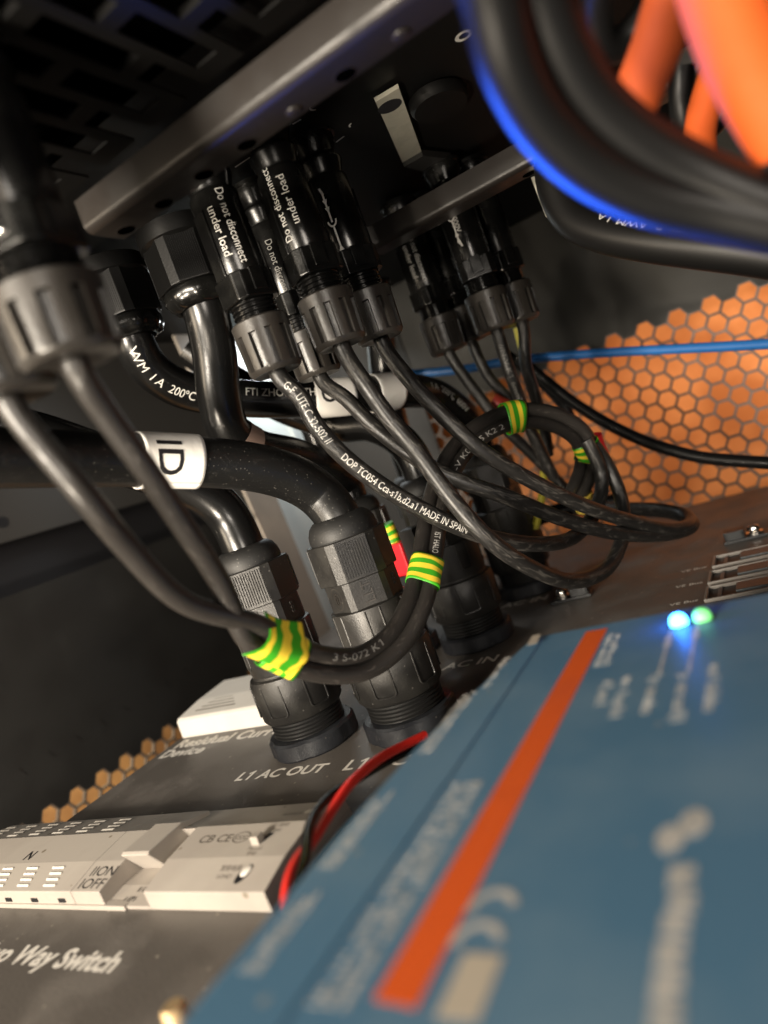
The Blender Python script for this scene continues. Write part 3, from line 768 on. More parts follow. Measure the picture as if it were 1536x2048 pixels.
# prints on the thick cables
attach(wrap_text('WM  I A  200ºC', pD, 8.4, pD.near(268, 690), 5.4, toward_camera, turn=-1.5, width=pD.near(386, 785) - pD.near(268, 690)), 'lettering', 'white_print', cD)
attach(wrap_text('FTI ZHONG TH', pD, 8.4, pD.near(484, 796), 5.2, toward_camera, turn=3.4, width=pD.near(628, 800) - pD.near(484, 796)), 'lettering', 'white_print', cD)
attach(wrap_text('I A  200ºC  600V', pD, 8.4, pD.near(838, 783), 4.6, toward_camera, turn=4.0, width=34), 'lettering', 'white_print', cD)
def label_sleeve(path, a0, a1, r, top, txt, txt_at, size, turn=0, sg=1):
    q = path.cut(a0, a1)
    o = attach(MB().tube(q.P, q.T, q.N, q.B, q.A, r + .35, 36, cap=False), 'label_sleeve', 'label_paper', top, smooth=60)
    md = o.modifiers.new('paper', 'SOLIDIFY'); md.thickness = .0003; md.offset = 1
    if txt:
        # letters stand across the cable: built flat and wrapped round the sleeve
        vs, fs = text_mesh(txt, size, 0, .12, fine=.8); out = []
        h = size * .36; wd = vs[:, 0].max()
        for x, y, z in vs:
            p, t = path.frame(txt_at + sg * (y - h)); f = CAM - p; n = f - t * (f @ t); n /= np.linalg.norm(n); up = np.cross(t, n)
            ang = sg * (x - wd / 2 + turn) / r
            if abs(ang) > 1.5: ang = math.copysign(1.5, ang)
            out.append(p + (n * math.cos(ang) + up * math.sin(ang)) * (r + .75))
        sub(MB().add(out, fs), 'lettering', 'ink', o, top)
    return o
sA0, sA1 = sorted((pA.near(268, 921), pA.near(392, 924)))
label_sleeve(pA, sA0, sA1, 8.8, cA, 'ID', pA.near(322, 922), 12.5, turn=-1.5, sg=-1)
sD0, sD1 = sorted((pD.near(625, 799), pD.near(704, 792)))
label_sleeve(pD, sD0, sD1, 8.4, cD, 'ID', pD.near(655, 797), 10, turn=-3)
sD0, sD1 = sorted((pD.near(742, 788), pD.near(792, 783)))
label_sleeve(pD, sD0, sD1, 8.6, cD, '', 0, 10)
MB()
tw = pC.cut(pC.near(470, 872) , pC.near(470, 872) + 9)
tie = attach(MB().tube(tw.P, tw.T, tw.N, tw.B, tw.A, 9.2, 30, cap=False), 'tie_band', 'tie_brown', bpy.data.objects['power_cable.002'], smooth=60)

# connector leads
TN = 'thin leads of the solar connectors'
RL = 3.15
p1 = Path([V3(*M1, 146), V3(*M1, 138), (600, 792, 251), (628, 845, 249), (690, 915, 249), (785, 985, 253), (890, 1042, 260), (990, 1078, 274), (1080, 1088, 294), (1150, 1072, 318), (1192, 1020, 334), (1204, 955, 340), (1186, 905, 338), (1172, 880, 337)])
c1 = cable('connector_lead', p1, RL, 'cable_rubber', 'black lead printed with white lettering down its length, from the leftmost middle connector', group=TN)
a0 = p1.near(583, 750)
attach(wrap_text('G-F  UTE C 32-502 //', p1, RL, a0 + 1, 4.0, toward_camera, width=p1.near(672, 893) - a0 - 3), 'lettering', 'white_print', c1)
a1 = p1.near(688, 908)
attach(wrap_text('DOP TC054 Cca-s1b,d2,a1 MADE IN SPAIN', p1, RL, a1, 3.7, toward_camera, width=p1.near(928, 1060) - a1), 'lettering', 'white_print', c1)
a2 = p1.near(940, 1066)
attach(wrap_text('3821', p1, RL, a2, 3.2, toward_camera, turn=.8), 'lettering', 'grey_print', c1)
p2 = Path([V3(*M2, 148), V3(*M2, 140), (735, 775, 255), (775, 832, 254), (835, 905, 254), (905, 1000, 254), (985, 1085, 258), (1075, 1142, 273), (1150, 1162, 294), (1215, 1135, 316), (1245, 1070, 334), (1243, 1000, 343), (1215, 930, 344), (1186, 888, 340)])
cable('connector_lead', p2, RL, 'cable_rubber', 'scuffed black lead making the lowest loop just above the base panel', group=TN)
p3 = Path([V3(*M3, 149), V3(*M3, 141), (815, 755, 279), (880, 825, 276), (960, 898, 278), (1060, 960, 290), (1160, 1008, 308), (1260, 1042, 332), (1335, 1058, 352), (1378, 1050, 370), (1372, 1030, 386), (1320, 1018, 398), (1240, 1016, 412), (1150, 1020, 430)])
cable('connector_lead', p3, RL, 'cable_rubber', 'scuffed black lead running highest across the plugs to the right-hand loop', group=TN)
p4 = Path([V3(*M1B, 146), V3(*M1B, 138), (690, 795, 292), (745, 850, 287), (830, 915, 281), (910, 958, 279), (1010, 992, 285), (1120, 1036, 303), (1230, 1066, 326), (1320, 1070, 350), (1376, 1058, 372), (1384, 1042, 388), (1340, 1026, 402), (1260, 1022, 414), (1180, 1028, 430)])
cable('connector_lead', p4, RL, 'cable_rubber', 'black lead with pale scrapes running just below the highest one', group=TN)

# pair from the two near connectors, taped into one bundle
pBn = Path([(510, 1268, 205), (560, 1300, 212), (630, 1325, 221), (710, 1332, 231), (785, 1288, 240), (832, 1210, 249), (852, 1130, 260), (864, 1050, 272), (886, 960, 284), (937, 880, 298), (1025, 834, 314), (1105, 838, 328), (1158, 868, 338), (1176, 906, 345), (1166, 960, 352), (1150, 990, 358)])
bL = pBn.offset(2.7); bR = pBn.offset(-2.7)
pfa = bR.join([V3(*FGA, fa_[2] + 6), V3(*FGA, fa_[2] - 2), (200, 812, 165), (285, 930, 172), (365, 1050, 182), (440, 1165, 194)])
pfb = bL.join([V3(*FGB, fb_[2] + 6), V3(*FGB, fb_[2] - 2), (75, 880, 168), (160, 980, 166), (255, 1095, 176), (370, 1205, 190)])
cfa = cable('connector_lead', pfa, 3.0, 'cable_grey', 'upper of the two blurred leads sweeping down from the near left connectors', group=TN)
cfb = cable('connector_lead', pfb, 3.0, 'cable_grey', 'lower of the two blurred leads sweeping down from the near left connectors', group=TN)
def lead_print(path, top, u0, v0, u1, v1, txt, size=3.2, turn=0, flip=False, material='grey_print'):
    s0, s1 = path.near(u0, v0), path.near(u1, v1)
    w_ = abs(s1 - s0)
    attach(wrap_text(txt, path, 3.0, s0, size, toward_camera, turn=turn, width=w_, flip=s1 < s0), 'lettering', material, top)
lead_print(pfa, cfa, 870, 1075, 858, 1112, 'IST HALO')
lead_print(pfb, cfb, 650, 1325, 770, 1305, '3 S-072 K1', material='dim_print')
lead_print(pfa, cfa, 885, 985, 945, 905, 'H09-V K01')
lead_print(pfa, cfa, 955, 890, 1000, 858, 'S K2 2')

def tape(path, a0, a1, w_, label, name='earth_tape_band', h_=None):
    q = path.cut(a0, a1)
    mb = MB()
    # oriented: wide axis across the pair as seen from the front
    N = []; B = []
    for p, t in zip(q.P, q.T):
        vd = p - CAM; sd = np.cross(t, vd); sd /= np.linalg.norm(sd); N.append(sd); B.append(np.cross(t, sd))
    P = q.P; seg = 40; vs = []; uvs = []; fs = []
    for k in range(len(P)):
        for i in range(seg + 1):
            a = 2 * math.pi * i / seg
            x = math.copysign(abs(math.cos(a)) ** .75, math.cos(a)) * w_; y = math.sin(a) * (h_ or 3.45)
            wob = 1 + .03 * math.sin(3 * a + k * .4) + .10 * ((i / seg + .42 + .004 * k) % 1.0)
            vs.append(P[k] + N[k] * x * wob + B[k] * y * wob + q.T[k] * .5 * math.sin(2.3 * a)); uvs.append((q.A[k], i / seg * 18))
    n = len(P); c_ = seg + 1
    for k in range(n - 1):
        for i in range(seg): fs.append((k * c_ + i, k * c_ + i + 1, (k + 1) * c_ + i + 1, (k + 1) * c_ + i))
    o = mb.add(vs, fs, uvs).build(name, 'earth_tape', origin=P[0], smooth=60)
    md = o.modifiers.new('film', 'SOLIDIFY'); md.thickness = .0002; md.offset = 1
    vs = []; uvs = []; fs = []; m_ = 7
    for k in range(len(P)):
        for i in range(m_):
            f = i / (m_ - 1); a = -2.15 + f * 1.0; lift = 1.13 + .16 * f * f + .03 * math.sin(k * .9 + i)
            x = math.copysign(abs(math.cos(a)) ** .75, math.cos(a)) * w_ * lift; y = math.sin(a) * (h_ or 3.45) * lift
            vs.append(P[k] + N[k] * x + B[k] * y + q.T[k] * (.6 + .25 * f)); uvs.append((q.A[k] + .9, f * 4 + 3))
    for k in range(len(P) - 1):
        for i in range(m_ - 1): fs.append((k * m_ + i, k * m_ + i + 1, (k + 1) * m_ + i + 1, (k + 1) * m_ + i))
    fl_ = attach(MB().add(vs, fs, uvs), 'overlapping_end', 'earth_tape', o, smooth=60)
    md = fl_.modifiers.new('film', 'SOLIDIFY'); md.thickness = .00025; md.offset = 1
    return tag(o, label, 'tape', 'green and yellow tape bands')
sT = pBn.near(535, 1285)
tp1 = tape(pBn, sT - 1, pBn.near(606, 1316), 6.0, 'large green and yellow tape wrap with a loose flag before the front left plug')
# loose flag of the first band
fl = [[(528, 1222, 206), (562, 1238, 209), (604, 1244, 213)], [(540, 1262, 203), (566, 1270, 205), (611, 1280, 210)],
      [(524, 1294, 200.5), (560, 1305, 202.5), (617, 1318, 208)], [(484, 1309, 199), (540, 1330, 201.5), (576, 1350, 206)]]
def patch(grid, n=10):
    g = np.array([[at(*p) for p in r] for r in grid]); R_, C_ = len(g), len(g[0])
    def cat(P, t):
        k = min(int(t), len(P) - 2); f = t - k
        p0 = P[k - 1] if k > 0 else 2 * P[0] - P[1]; p3 = P[k + 2] if k + 2 < len(P) else 2 * P[-1] - P[-2]
        p1, p2_ = P[k], P[k + 1]
        return .5 * (2 * p1 + (p2_ - p0) * f + (2 * p0 - 5 * p1 + 4 * p2_ - p3) * f * f + (3 * p1 - p0 - 3 * p2_ + p3) * f ** 3)
    vs = []; uvs = []
    for i in range(n + 1):
        t = i / n * (R_ - 1); row = [cat([g[r][c_] for r in range(R_)], t) for c_ in range(C_)]
        for j in range(n + 1):
            vs.append(cat(row, j / n * (C_ - 1))); uvs.append((j / n * 10.6 + .3, i / n * 16))
    fs = [(i * (n + 1) + j, i * (n + 1) + j + 1, (i + 1) * (n + 1) + j + 1, (i + 1) * (n + 1) + j) for i in range(n) for j in range(n)]
    return MB().add(vs, fs, uvs)
fo = attach(patch(fl, 26), 'loose_flag', 'earth_tape', tp1, smooth=80)
md = fo.modifiers.new('film', 'SOLIDIFY'); md.thickness = .0002
tape(pBn, pBn.near(845, 1172), pBn.near(857, 1112), 5.6, 'green and yellow tape band beside the front right plug, below the printed lead')
tape(pBn, pBn.near(1008, 836), pBn.near(1050, 831), 6.4, 'green and yellow tape band at the top of the arch in front of the honeycomb')
tape(pBn, pBn.near(1168, 882), pBn.near(1174, 925), 5.6, 'small green and yellow tape band on the descending end of the arch')

# end of the bundle: yellow sleeve and red sleeve
y0 = at(1158, 972, 354); y1 = at(1172, 1016, 362)
py = Path([y0 + (y1 - y0) * .35, y1 * .6 + y0 * .4, y1])
tag(MB().tube(py.P, py.T, py.N, py.B, py.A, 5.2, 20).build('wire_sleeve', 'yellow_plastic', origin=py.P[0], smooth=60, bevel=.6), 'yellow plastic sleeve at the end of the taped leads', 'sleeve')
pr = Path([(1190, 870, 352), (1196, 890, 354), (1206, 912, 356)])
tag(MB().tube(pr.P, pr.T, pr.N, pr.B, pr.A, 3.2, 16).build('wire_sleeve', 'red_plastic', origin=pr.P[0], smooth=60), 'small red sleeve beside the descending tape band', 'sleeve')
pr = Path([(985, 800, 392), (1000, 808, 392), (1020, 818, 392)])
tag(MB().tube(pr.P, pr.T, pr.N, pr.B, pr.A, 4.2, 16).build('wire_sleeve', 'dark_red', origin=pr.P[0], smooth=60), 'dark red sleeve in shade behind the far leads', 'sleeve')

# far connector leads
RF = 3.0
q = Path([V3(*M4, 146), V3(*M4, 138), (945, 775, 384), (1000, 845, 386), (1055, 900, 392), (1100, 945, 398), (1140, 990, 402), (1150, 1010, 404)])
cable('connector_lead', q, RF, 'cable_rubber', 'far black lead dropping from the left far connector behind the arch', group=TN)
q = Path([V3(*M4B, 148), V3(*M4B, 140), (975, 750, 396), (1025, 805, 400), (1075, 850, 405), (1100, 900, 410)])
cable('connector_lead', q, RF, 'cable_rubber', 'far black lead from the half hidden far connector', group=TN)
q5 = Path([V3(*M5, 144), V3(*M5, 136), (1018, 740, 352), (1040, 800, 356), (1062, 860, 362), (1085, 910, 368), (1108, 955, 374)])
c5_ = cable('connector_lead', q5, RF, 'cable_rubber', 'far black lead with faint print from the small-arrow connector', group=TN)
attach(wrap_text('//N-V K1 6mm2 UTE', q5, RF, q5.near(1005, 690), 3.2, toward_camera, width=38), 'lettering', 'dim_print', c5_)
q = Path([V3(*M5B, 145), V3(*M5B, 137), (1052, 730, 370), (1070, 790, 374), (1088, 850, 380), (1096, 910, 386)])
cable('connector_lead', q, RF, 'cable_rubber', 'far black lead from the rightmost far connector beside the yellow wire', group=TN)
q = Path([(1034, 655, 400), (1048, 710, 400), (1068, 780, 402), (1084, 860, 404), (1088, 930, 406), (1084, 990, 410), (1070, 1060, 412)])
cable('earth_wire', q, 2.1, 'yellow_wire', 'yellow wire dropping past the far connectors', 'wire')
q = Path([(1035, 715, 430), (1075, 748, 428), (1140, 800, 424), (1220, 850, 420), (1310, 890, 416), (1400, 914, 412), (1480, 922, 408), (1560, 927, 404)])
cable('data_cable', q, 3.3, 'cable_black', 'slim black cable sagging across the orange honeycomb', 'cable')
q = Path([(1000, 700, 440), (1070, 752, 436), (1130, 815, 430), (1150, 860, 428)])
cable('data_cable', q, 3.3, 'cable_black', 'short dark cable behind the slim sagging one', 'cable')
q = Path([(760, 752, 470), (830, 747, 468), (930, 738, 464), (1020, 722, 460), (1100, 714, 455), (1220, 705, 445), (1350, 698, 435), (1450, 693, 428), (1570, 686, 420)])
cable('network_cable', q, 2.7, 'blue_wire', 'slim blue cable stretched across the top of the honeycomb', 'cable')
q = Path([(950, 1010, 430), (1000, 1020, 436), (1060, 1040, 440), (1120, 1020, 445), (1180, 1010, 446), (1240, 1000, 448)])
cable('data_cable', q, 4.6, 'cable_black', 'dark cable lying along the foot of the honeycomb', 'cable')

# red connector behind the front right plug
rp = at(806, 1118, 345)
rc = thing('red_connector', 'red plastic connector block seen between the front and middle plugs', 'connector', rp, math.radians(-14))
MB().box(-7, 7, -6, 6, -7, 9).build('block', 'red_plastic', parent=rc, bevel=.8)
MB().box(-7.2, 7.2, -6.2, 6.2, -13, -7.2).build('foot', 'mount_black', parent=rc, bevel=.5)
MB().box(7.2, 16, -5, 7, -12, 14).build('terminal', 'wall_steel', parent=rc, bevel=.6)
pt = Path([(768, 1050, 344), (780, 1074, 345), (788, 1094, 345)])
t_ = MB().tube(pt.P, pt.T, pt.N, pt.B, pt.A, 4.6, 20).build('earth_tape_band', 'earth_tape', origin=pt.P[0], smooth=60)
tag(t_, 'small green and yellow tape band on top of the red connector', 'tape', 'green and yellow tape bands')

# foreground red and black wires over the switch
q = Path([(850, 1470, 232), (805, 1492, 226), (768, 1511, 220), (738, 1533, 214), (700, 1568, 206), (670, 1611, 200), (642, 1655, 194), (622, 1688, 189), (596, 1718, 184), (577, 1766, 178), (571, 1820, 172), (550, 1880, 164), (470, 1960, 150), (430, 2060, 140)])
cable('signal_wire', q, 1.35, 'red_wire', 'thin red wire curving down between the switch and the blue device', 'wire')
q = Path([(856, 1484, 236), (812, 1504, 230), (768, 1527, 224), (712, 1560, 212), (655, 1597, 203), (626, 1634, 196), (614, 1672, 188), (612, 1712, 181), (598, 1760, 174), (586, 1800, 170), (570, 1870, 166), (490, 1965, 152), (450, 2060, 142)])
cable('signal_wire', q, 1.25, 'cable_black', 'thin black wire twisted with the red one beside the blue device', 'wire')

# ---------------------------------------------------------------- upper right cables
q = Path([(1375, -90, 185), (1342, 0, 185), (1311, 100, 186), (1274, 190, 188), (1252, 270, 190), (1248, 350, 196)])
cable('battery_cable', q, 5.3, 'orange_rubber', 'orange cable going down behind the blue-lit black cables', group='orange battery cables', seg=28)
q = Path([(1425, -100, 148), (1450, 0, 149), (1482, 90, 150), (1526, 180, 151), (1585, 280, 152)])
cable('battery_cable', q, 6.5, 'orange_rubber', 'thickest orange cable at the upper right corner', group='orange battery cables', seg=28)
q = Path([(1460, 60, 240), (1430, 150, 240), (1405, 230, 242), (1400, 290, 246), (1420, 350, 250), (1500, 400, 254), (1580, 420, 256)])
cable('battery_cable', q, 4.3, 'orange_rubber', 'slim orange cable in the shade between the two thick orange ones', group='orange battery cables', seg=20)
q = Path([(945, -120, 128), (985, -10, 130), (1012, 110, 132), (1075, 235, 136), (1170, 330, 140), (1290, 392, 144), (1410, 420, 147), (1600, 462, 150)])
cable('control_cable', q, 4.9, 'cable_glossy', 'glossy black cable with the blue edge of light, lower of the near pair', seg=32)
q = Path([(1040, -120, 134), (1080, -10, 136), (1118, 90, 138), (1180, 195, 141), (1270, 280, 144), (1385, 348, 147), (1600, 440, 150)])
cable('control_cable', q, 4.9, 'cable_glossy', 'glossy black cable lying against the orange one, upper of the near pair', seg=32)
pK = Path([(1108, 200, 292), (1106, 290, 290), (1112, 370, 285), (1145, 435, 278), (1210, 465, 270), (1300, 482, 262), (1400, 494, 256), (1490, 504, 252), (1600, 520, 248)])
cK = cable('power_cable', pK, 6.8, 'cable_glossy', 'glossy black cable bending under the near pair towards the right edge', group=TK, seg=32)
attach(wrap_text('E366676  R  AWM  I A', pK, 6.8, pK.near(1445, 500), 3.0, toward_camera, turn=-4.4, flip=True, width=42), 'lettering', 'grey_print', cK)
q = Path([(1200, -60, 200), (1190, 30, 205), (1200, 90, 208), (1240, 90, 212), (1290, 40, 214), (1330, -40, 216)])
cable('control_cable', q, 4.0, 'cable_glossy', 'looped dark cable at the top between black pair and orange cable', seg=20)
q = Path([(1365, 130, 250), (1362, 200, 250), (1372, 255, 252), (1405, 265, 256), (1440, 235, 258), (1462, 170, 260)])
cable('control_cable', q, 3.4, 'cable_glossy', 'small black loop hanging between the orange cables', seg=20)

# ================================================================== SWITCHES
RT = -142.4
PROF = [(122.4, 0), (122.1, 6.0), (133.3, 8.6), (147.2, 9.9), (164.0, 5.6), (165.5, 0)]
def on_prof(x, u, k0, lift=.06):
    """point on a sloping face of the switch: u from 0 (front) to 1 (back) along profile segment k0"""
    (y0, z0), (y1, z1) = PROF[k0], PROF[k0 + 1]
    n = np.array([0, -(z1 - z0), y1 - y0]); n /= np.linalg.norm(n)
    return np.array([x, y0 + (y1 - y0) * u, z0 + (z1 - z0) * u]) + n * lift
def prof_text(txt, x, u, k0, size, material, parent, width=None, bold=0):
    vs, fs = text_mesh(txt, size, 0, bold); L_ = math.dist(PROF[k0], PROF[k0 + 1])
    k = width / vs[:, 0].max() if width else 1
    return attach(MB().add([on_prof(x + vx * k, u + vy / L_, k0) for vx, vy, _ in vs], fs), 'lettering', material, parent)
sw = thing('changeover_switch', 'white modular changeover switch in the lower left above the Two Way Switch lettering', 'switch', (-230, 140, 0))
XL, XM, XR = -322.0, -224.0, -189.5
rm = attach(MB().extr_x(PROF, XR, RT), 'control_module', 'switch_plastic', sw, bevel=.35)
lm = attach(MB().extr_x(PROF, XL, XM - .25), 'pole_module', 'switch_plastic', sw, bevel=.35)
LP = [(122.4, 0), (122.1, 6.0), (133.3, 8.6), (147.2, 9.9), (164.0, 5.6), (165.5, 0)]
mp_ = attach(MB().extr_x(LP, XM, -209.8), 'lever_module', 'switch_plastic', sw, bevel=.3)
attach(MB().extr_x([(122.6, 0), (122.4, 1.2), (130, 2.4), (165, 2.4), (165.4, 0)], -209.7, XR - .1), 'lever_well', 'switch_plastic', sw)
attach(MB().extr_x([(150, 2.5), (147, 9.6), (164.0, 5.4), (165.2, 2.5)], -209.7, XR - .1), 'lever_stop', 'switch_plastic', sw, bevel=.2)
# lever: block with slanted front
lv = [(138.5, 1.5), (132.6, 10.6), (133.6, 11.3), (148.0, 11.4), (160.0, 8.0), (160, 2.6)]
lev = attach(MB().extr_x(lv, -209.4, -196.6), 'lever', 'switch_plastic', sw, bevel=.4)
attach(MB().box(-300, -200, 121.6, 124.5, 0, 1.6), 'skirt', 'switch_plastic', sw, bevel=.2)
# vent dashes
for x in (-316, -301, -286, -271, -256, -241):
    for k in range(4):
        for kk, us in ((1, .16 + k * .2), (3, .12 + k * .2)):
            x_ = x + k * 1.2 * (-1 if kk == 1 else -1); a_, b_ = on_prof(x_, us, kk, .05), on_prof(x_ + 6.5, us + .055, kk, .35)
            c_ = on_prof(x_ + 6.5, us, kk, .05); d_ = on_prof(x_, us + .055, kk, .35)
            attach(MB().add([a_, c_, b_, d_, on_prof(x_, us + .1, kk, -.1), on_prof(x_ + 6.5, us + .1, kk, -.1)], [(0, 1, 2, 3), (3, 2, 5, 4)]), 'vent_slot', 'switch_groove', lm)
for x in (-262, -247, -232):
    attach(MB().box(x, x + 3.4, 121.95, 122.6, 2.2, 3.6), 'terminal_notch', 'ink', lm)
prof_text('N', -268.5, .12, 2, 6.0, 'ink', lm, bold=.12)
prof_text('IION', -221.5, .50, 1, 5.2, 'ink', mp_, width=11.8)
prof_text('IOFF', -222.3, .10, 1, 5.2, 'ink', mp_, width=11.8)
attach(MB().add([(x + -203.0, 124.2 + y * 1.2, 2.52) for x, y in ()], []) if False else MB().box(-203, -202.6, 124, 127, 1.7, 1.72), 'printed_line', 'ink', sw)
vs, fs = text_mesh('II ON', 2.6); attach(MB().add([(-200.5 + x, 127.2 + y, 2.15 + y * .16) for x, y, _ in vs], fs), 'lettering', 'ink', sw)
vs, fs = text_mesh('EPS', 2.4); attach(MB().add([(-201.5 + x, 123.8 + y, 1.6 + y * .16) for x, y, _ in vs], fs), 'lettering', 'ink', sw)
prof_text('CB CE', -182.5, .46, 2, 4.6, 'faint_ink', rm, width=13.5, bold=.06)
cc = on_prof(-166.0, .58, 2)
attach(ring(0, 0, 0, 1, .86).xf(lambda p: on_prof(-165.0 + p[0] * 3.4, .58 + p[1] * .17, 2)), 'printed_mark', 'faint_ink', rm)
prof_text('CCC', -167.4, .52, 2, 2.2, 'faint_ink', rm, width=4.8, bold=.04)
prof_text('Auto', -155.0, .72, 2, 1.9, 'faint_ink', rm); prof_text('自动', -153.5, .86, 2, 1.9, 'faint_ink', rm)
prof_text('Manual', -158.5, .18, 2, 1.9, 'faint_ink', rm); prof_text('手动', -157.5, .04, 2, 1.8, 'faint_ink', rm)
prof_text('常用电源', -163.8, .60, 1, 2.2, 'faint_ink', rm, width=8); prof_text('LOAD', -163.2, .38, 1, 2.0, 'faint_ink', rm)
prof_text('备用电源', -159, .35, 3, 2.0, 'faint_ink', rm, width=8)
# mode slider in its slot
sl0 = on_prof(-156.6, .42, 2, .05)
attach(slab([on_prof(-156.6, .40, 2), on_prof(-154.8, .40, 2), on_prof(-152.9, .66, 2), on_prof(-154.7, .66, 2)], (0, 0, 1), .05), 'slider_slot', 'ink', rm)
sld = attach(MB().box(sl0[0] - 1.4, sl0[0] + 1.6, sl0[1] - 1.6, sl0[1] + 1.2, sl0[2] - .2, sl0[2] + 2.4), 'slider', 'switch_plastic', rm, bevel=.3)
hc = on_prof(-152.8, .50, 1, .04); hx = on_prof(-151.6, .55, 1, .05)
attach(ring(0, 0, 0, 2.6, .05).xf(lambda p: on_prof(-153.6 + p[0] * .72 + p[1] * .35, .50 + p[1] * .105, 1, .05)), 'screw_recess', 'ink', rm)
attach(MB().lathe([(1.5, 0), (1.5, .3), (1.0, .9), (.1, 1.0)], 20).xf(lambda p: on_prof(-153.2 + p[0] * .95 + p[1] * .3, .575 + p[1] * .105, 1, .1 + p[2] * .5)), 'recess_screw', 'switch_groove', rm, smooth=60)
attach(ring(0, 0, 0, 2.0, .05).xf(lambda p: on_prof(-149.5 + p[0] * .9, .50 + p[1] * .06, 3, .05)), 'screw_recess', 'switch_groove', rm)

# residual current device at the back left
rcd = thing('residual_current_device', 'bright white breaker on the panel above the Residual Current Device lettering', 'breaker', (-265, 262, 0))
RP = [(244, 0), (244.2, 9.0), (245.6, 10.4), (262, 12.6), (284, 13.6), (300, 7.5), (303, 0)]
rb_ = attach(MB().extr_x(RP, -299, -232), 'housing', 'white_plastic', rcd, bevel=.6)
def rcd_pt(x, t_, lift=.06): return (x, 247 + t_ * 30, 10.55 + t_ * 30 * .118 + lift) if t_ * 30 + 247 < 262 else (x, 247 + t_ * 30, 12.6 + (247 + t_ * 30 - 262) * .0455 + lift)
for k in range(4):
    attach(MB().box(-290 + k * 2, -262 - k * 3, 250 + k * 3.2, 251.2 + k * 3.2, 10.9 + k * .40, 11.15 + k * .40), 'printed_line', 'faint_ink', rcd)

# ================================================================== SMALL FITTINGS ON THE PANEL
def tie_mount(label, s, bl, ang):
    p = onz(*s); t = thing('cable_tie_mount', label, 'cable mount', p, ang, 'screwed cable tie mounts')
    MB().box(-6, 15, -5, 5, 0, 1.6).build('base', 'mount_black', parent=t, bevel=.5)
    mb = MB().box(4.5, 6.2, -4.4, 4.4, 1.5, 6).box(12.2, 14, -4.4, 4.4, 1.5, 6).box(4.5, 14, -4.4, -2.4, 1.5, 5.8).box(4.5, 14, 2.6, 4.4, 1.5, 5.8).box(6.2, 12.2, -2.4, 2.6, 4.4, 5.9)
    mb.build('tie_loop', 'mount_black', parent=t, bevel=.3)
    sc = MB().lathe([(4.0, 1.6), (4.0, 2.6), (2.4, 2.7), (2.6, 3.1), (3.0, 3.4), (3.0, 4.4), (2.6, 5.4), (1.6, 6.0), (.1, 6.1)], 28).build('screw', 'chrome', parent=t, smooth=35)
    MB().box(-1.9, 1.9, -.35, .35, 5.6, 6.15).build('screw_slot', 'ink', parent=sc); MB().box(-.35, .35, -1.9, 1.9, 5.6, 6.17).build('screw_slot', 'ink', parent=sc)
    return t
tie_mount('black cable tie mount with a bright screw below the lowest cable loop', (1128, 1200), None, .08)
tie_mount('black cable tie mount with a bright screw beside the socket openings', (1512, 1072), None, math.pi + .06)
def socket(label, u, v, dy):
    p = onz(u, v); t = thing('data_socket', label, 'socket', (p[0], p[1], 0), 0, 'data sockets in the panel')
    w_, h_ = 62, dy
    mb = MB(); b_ = 1.3
    mb.box(0, w_, 0, b_, 0, 1.8).box(0, w_, h_ - b_, h_, 0, 1.8).box(0, b_, b_, h_ - b_, 0, 1.8).box(w_ - b_, w_, b_, h_ - b_, 0, 1.8)
    mb.build('bezel', 'bezel_grey', parent=t, bevel=.5)
    MB().box(b_, w_ - b_, b_, h_ - b_, .05, .25).build('recess', 'socket_dark', parent=t)
    MB().box(12, 27, h_ * .32, h_ - b_ - .6, .2, 1.5).build('port', 'socket_grey', parent=t, bevel=.4)
    MB().box(31, 46, h_ * .32, h_ - b_ - .6, .2, 1.5).build('port', 'socket_grey', parent=t, bevel=.4)
    for x in (5, 29): MB().box(x, x + 1.6, b_ + 1, h_ - b_ - 1, .2, .9).build('contact_rib', 'socket_grey', parent=t)
    return t
socket('socket opening nearest the blue device, lowest of the three', 1409, 1208, 17.5)
socket('middle one of the three socket openings in the panel', 1416, 1173, 17.5)
socket('furthest of the three socket openings in the panel', 1425, 1140, 17.5)

# stray brass bolt near the camera, bottom left
bp = onz(352, 2030, 12)
bt = thing('brass_bolt', 'blurred brass coloured bolt end at the bottom edge beside the blue device', 'bolt', (bp[0], bp[1], 0), .3)
MB().lathe([(4.2, 0), (4.2, 9), (3.6, 10)], 6).build('head', 'brass', parent=bt, bevel=.4, smooth=0)
MB().lathe([(2.6, 9), (2.6, 13.5), (2.0, 14.2)], 24).build('tip', 'brass', parent=bt, smooth=30)

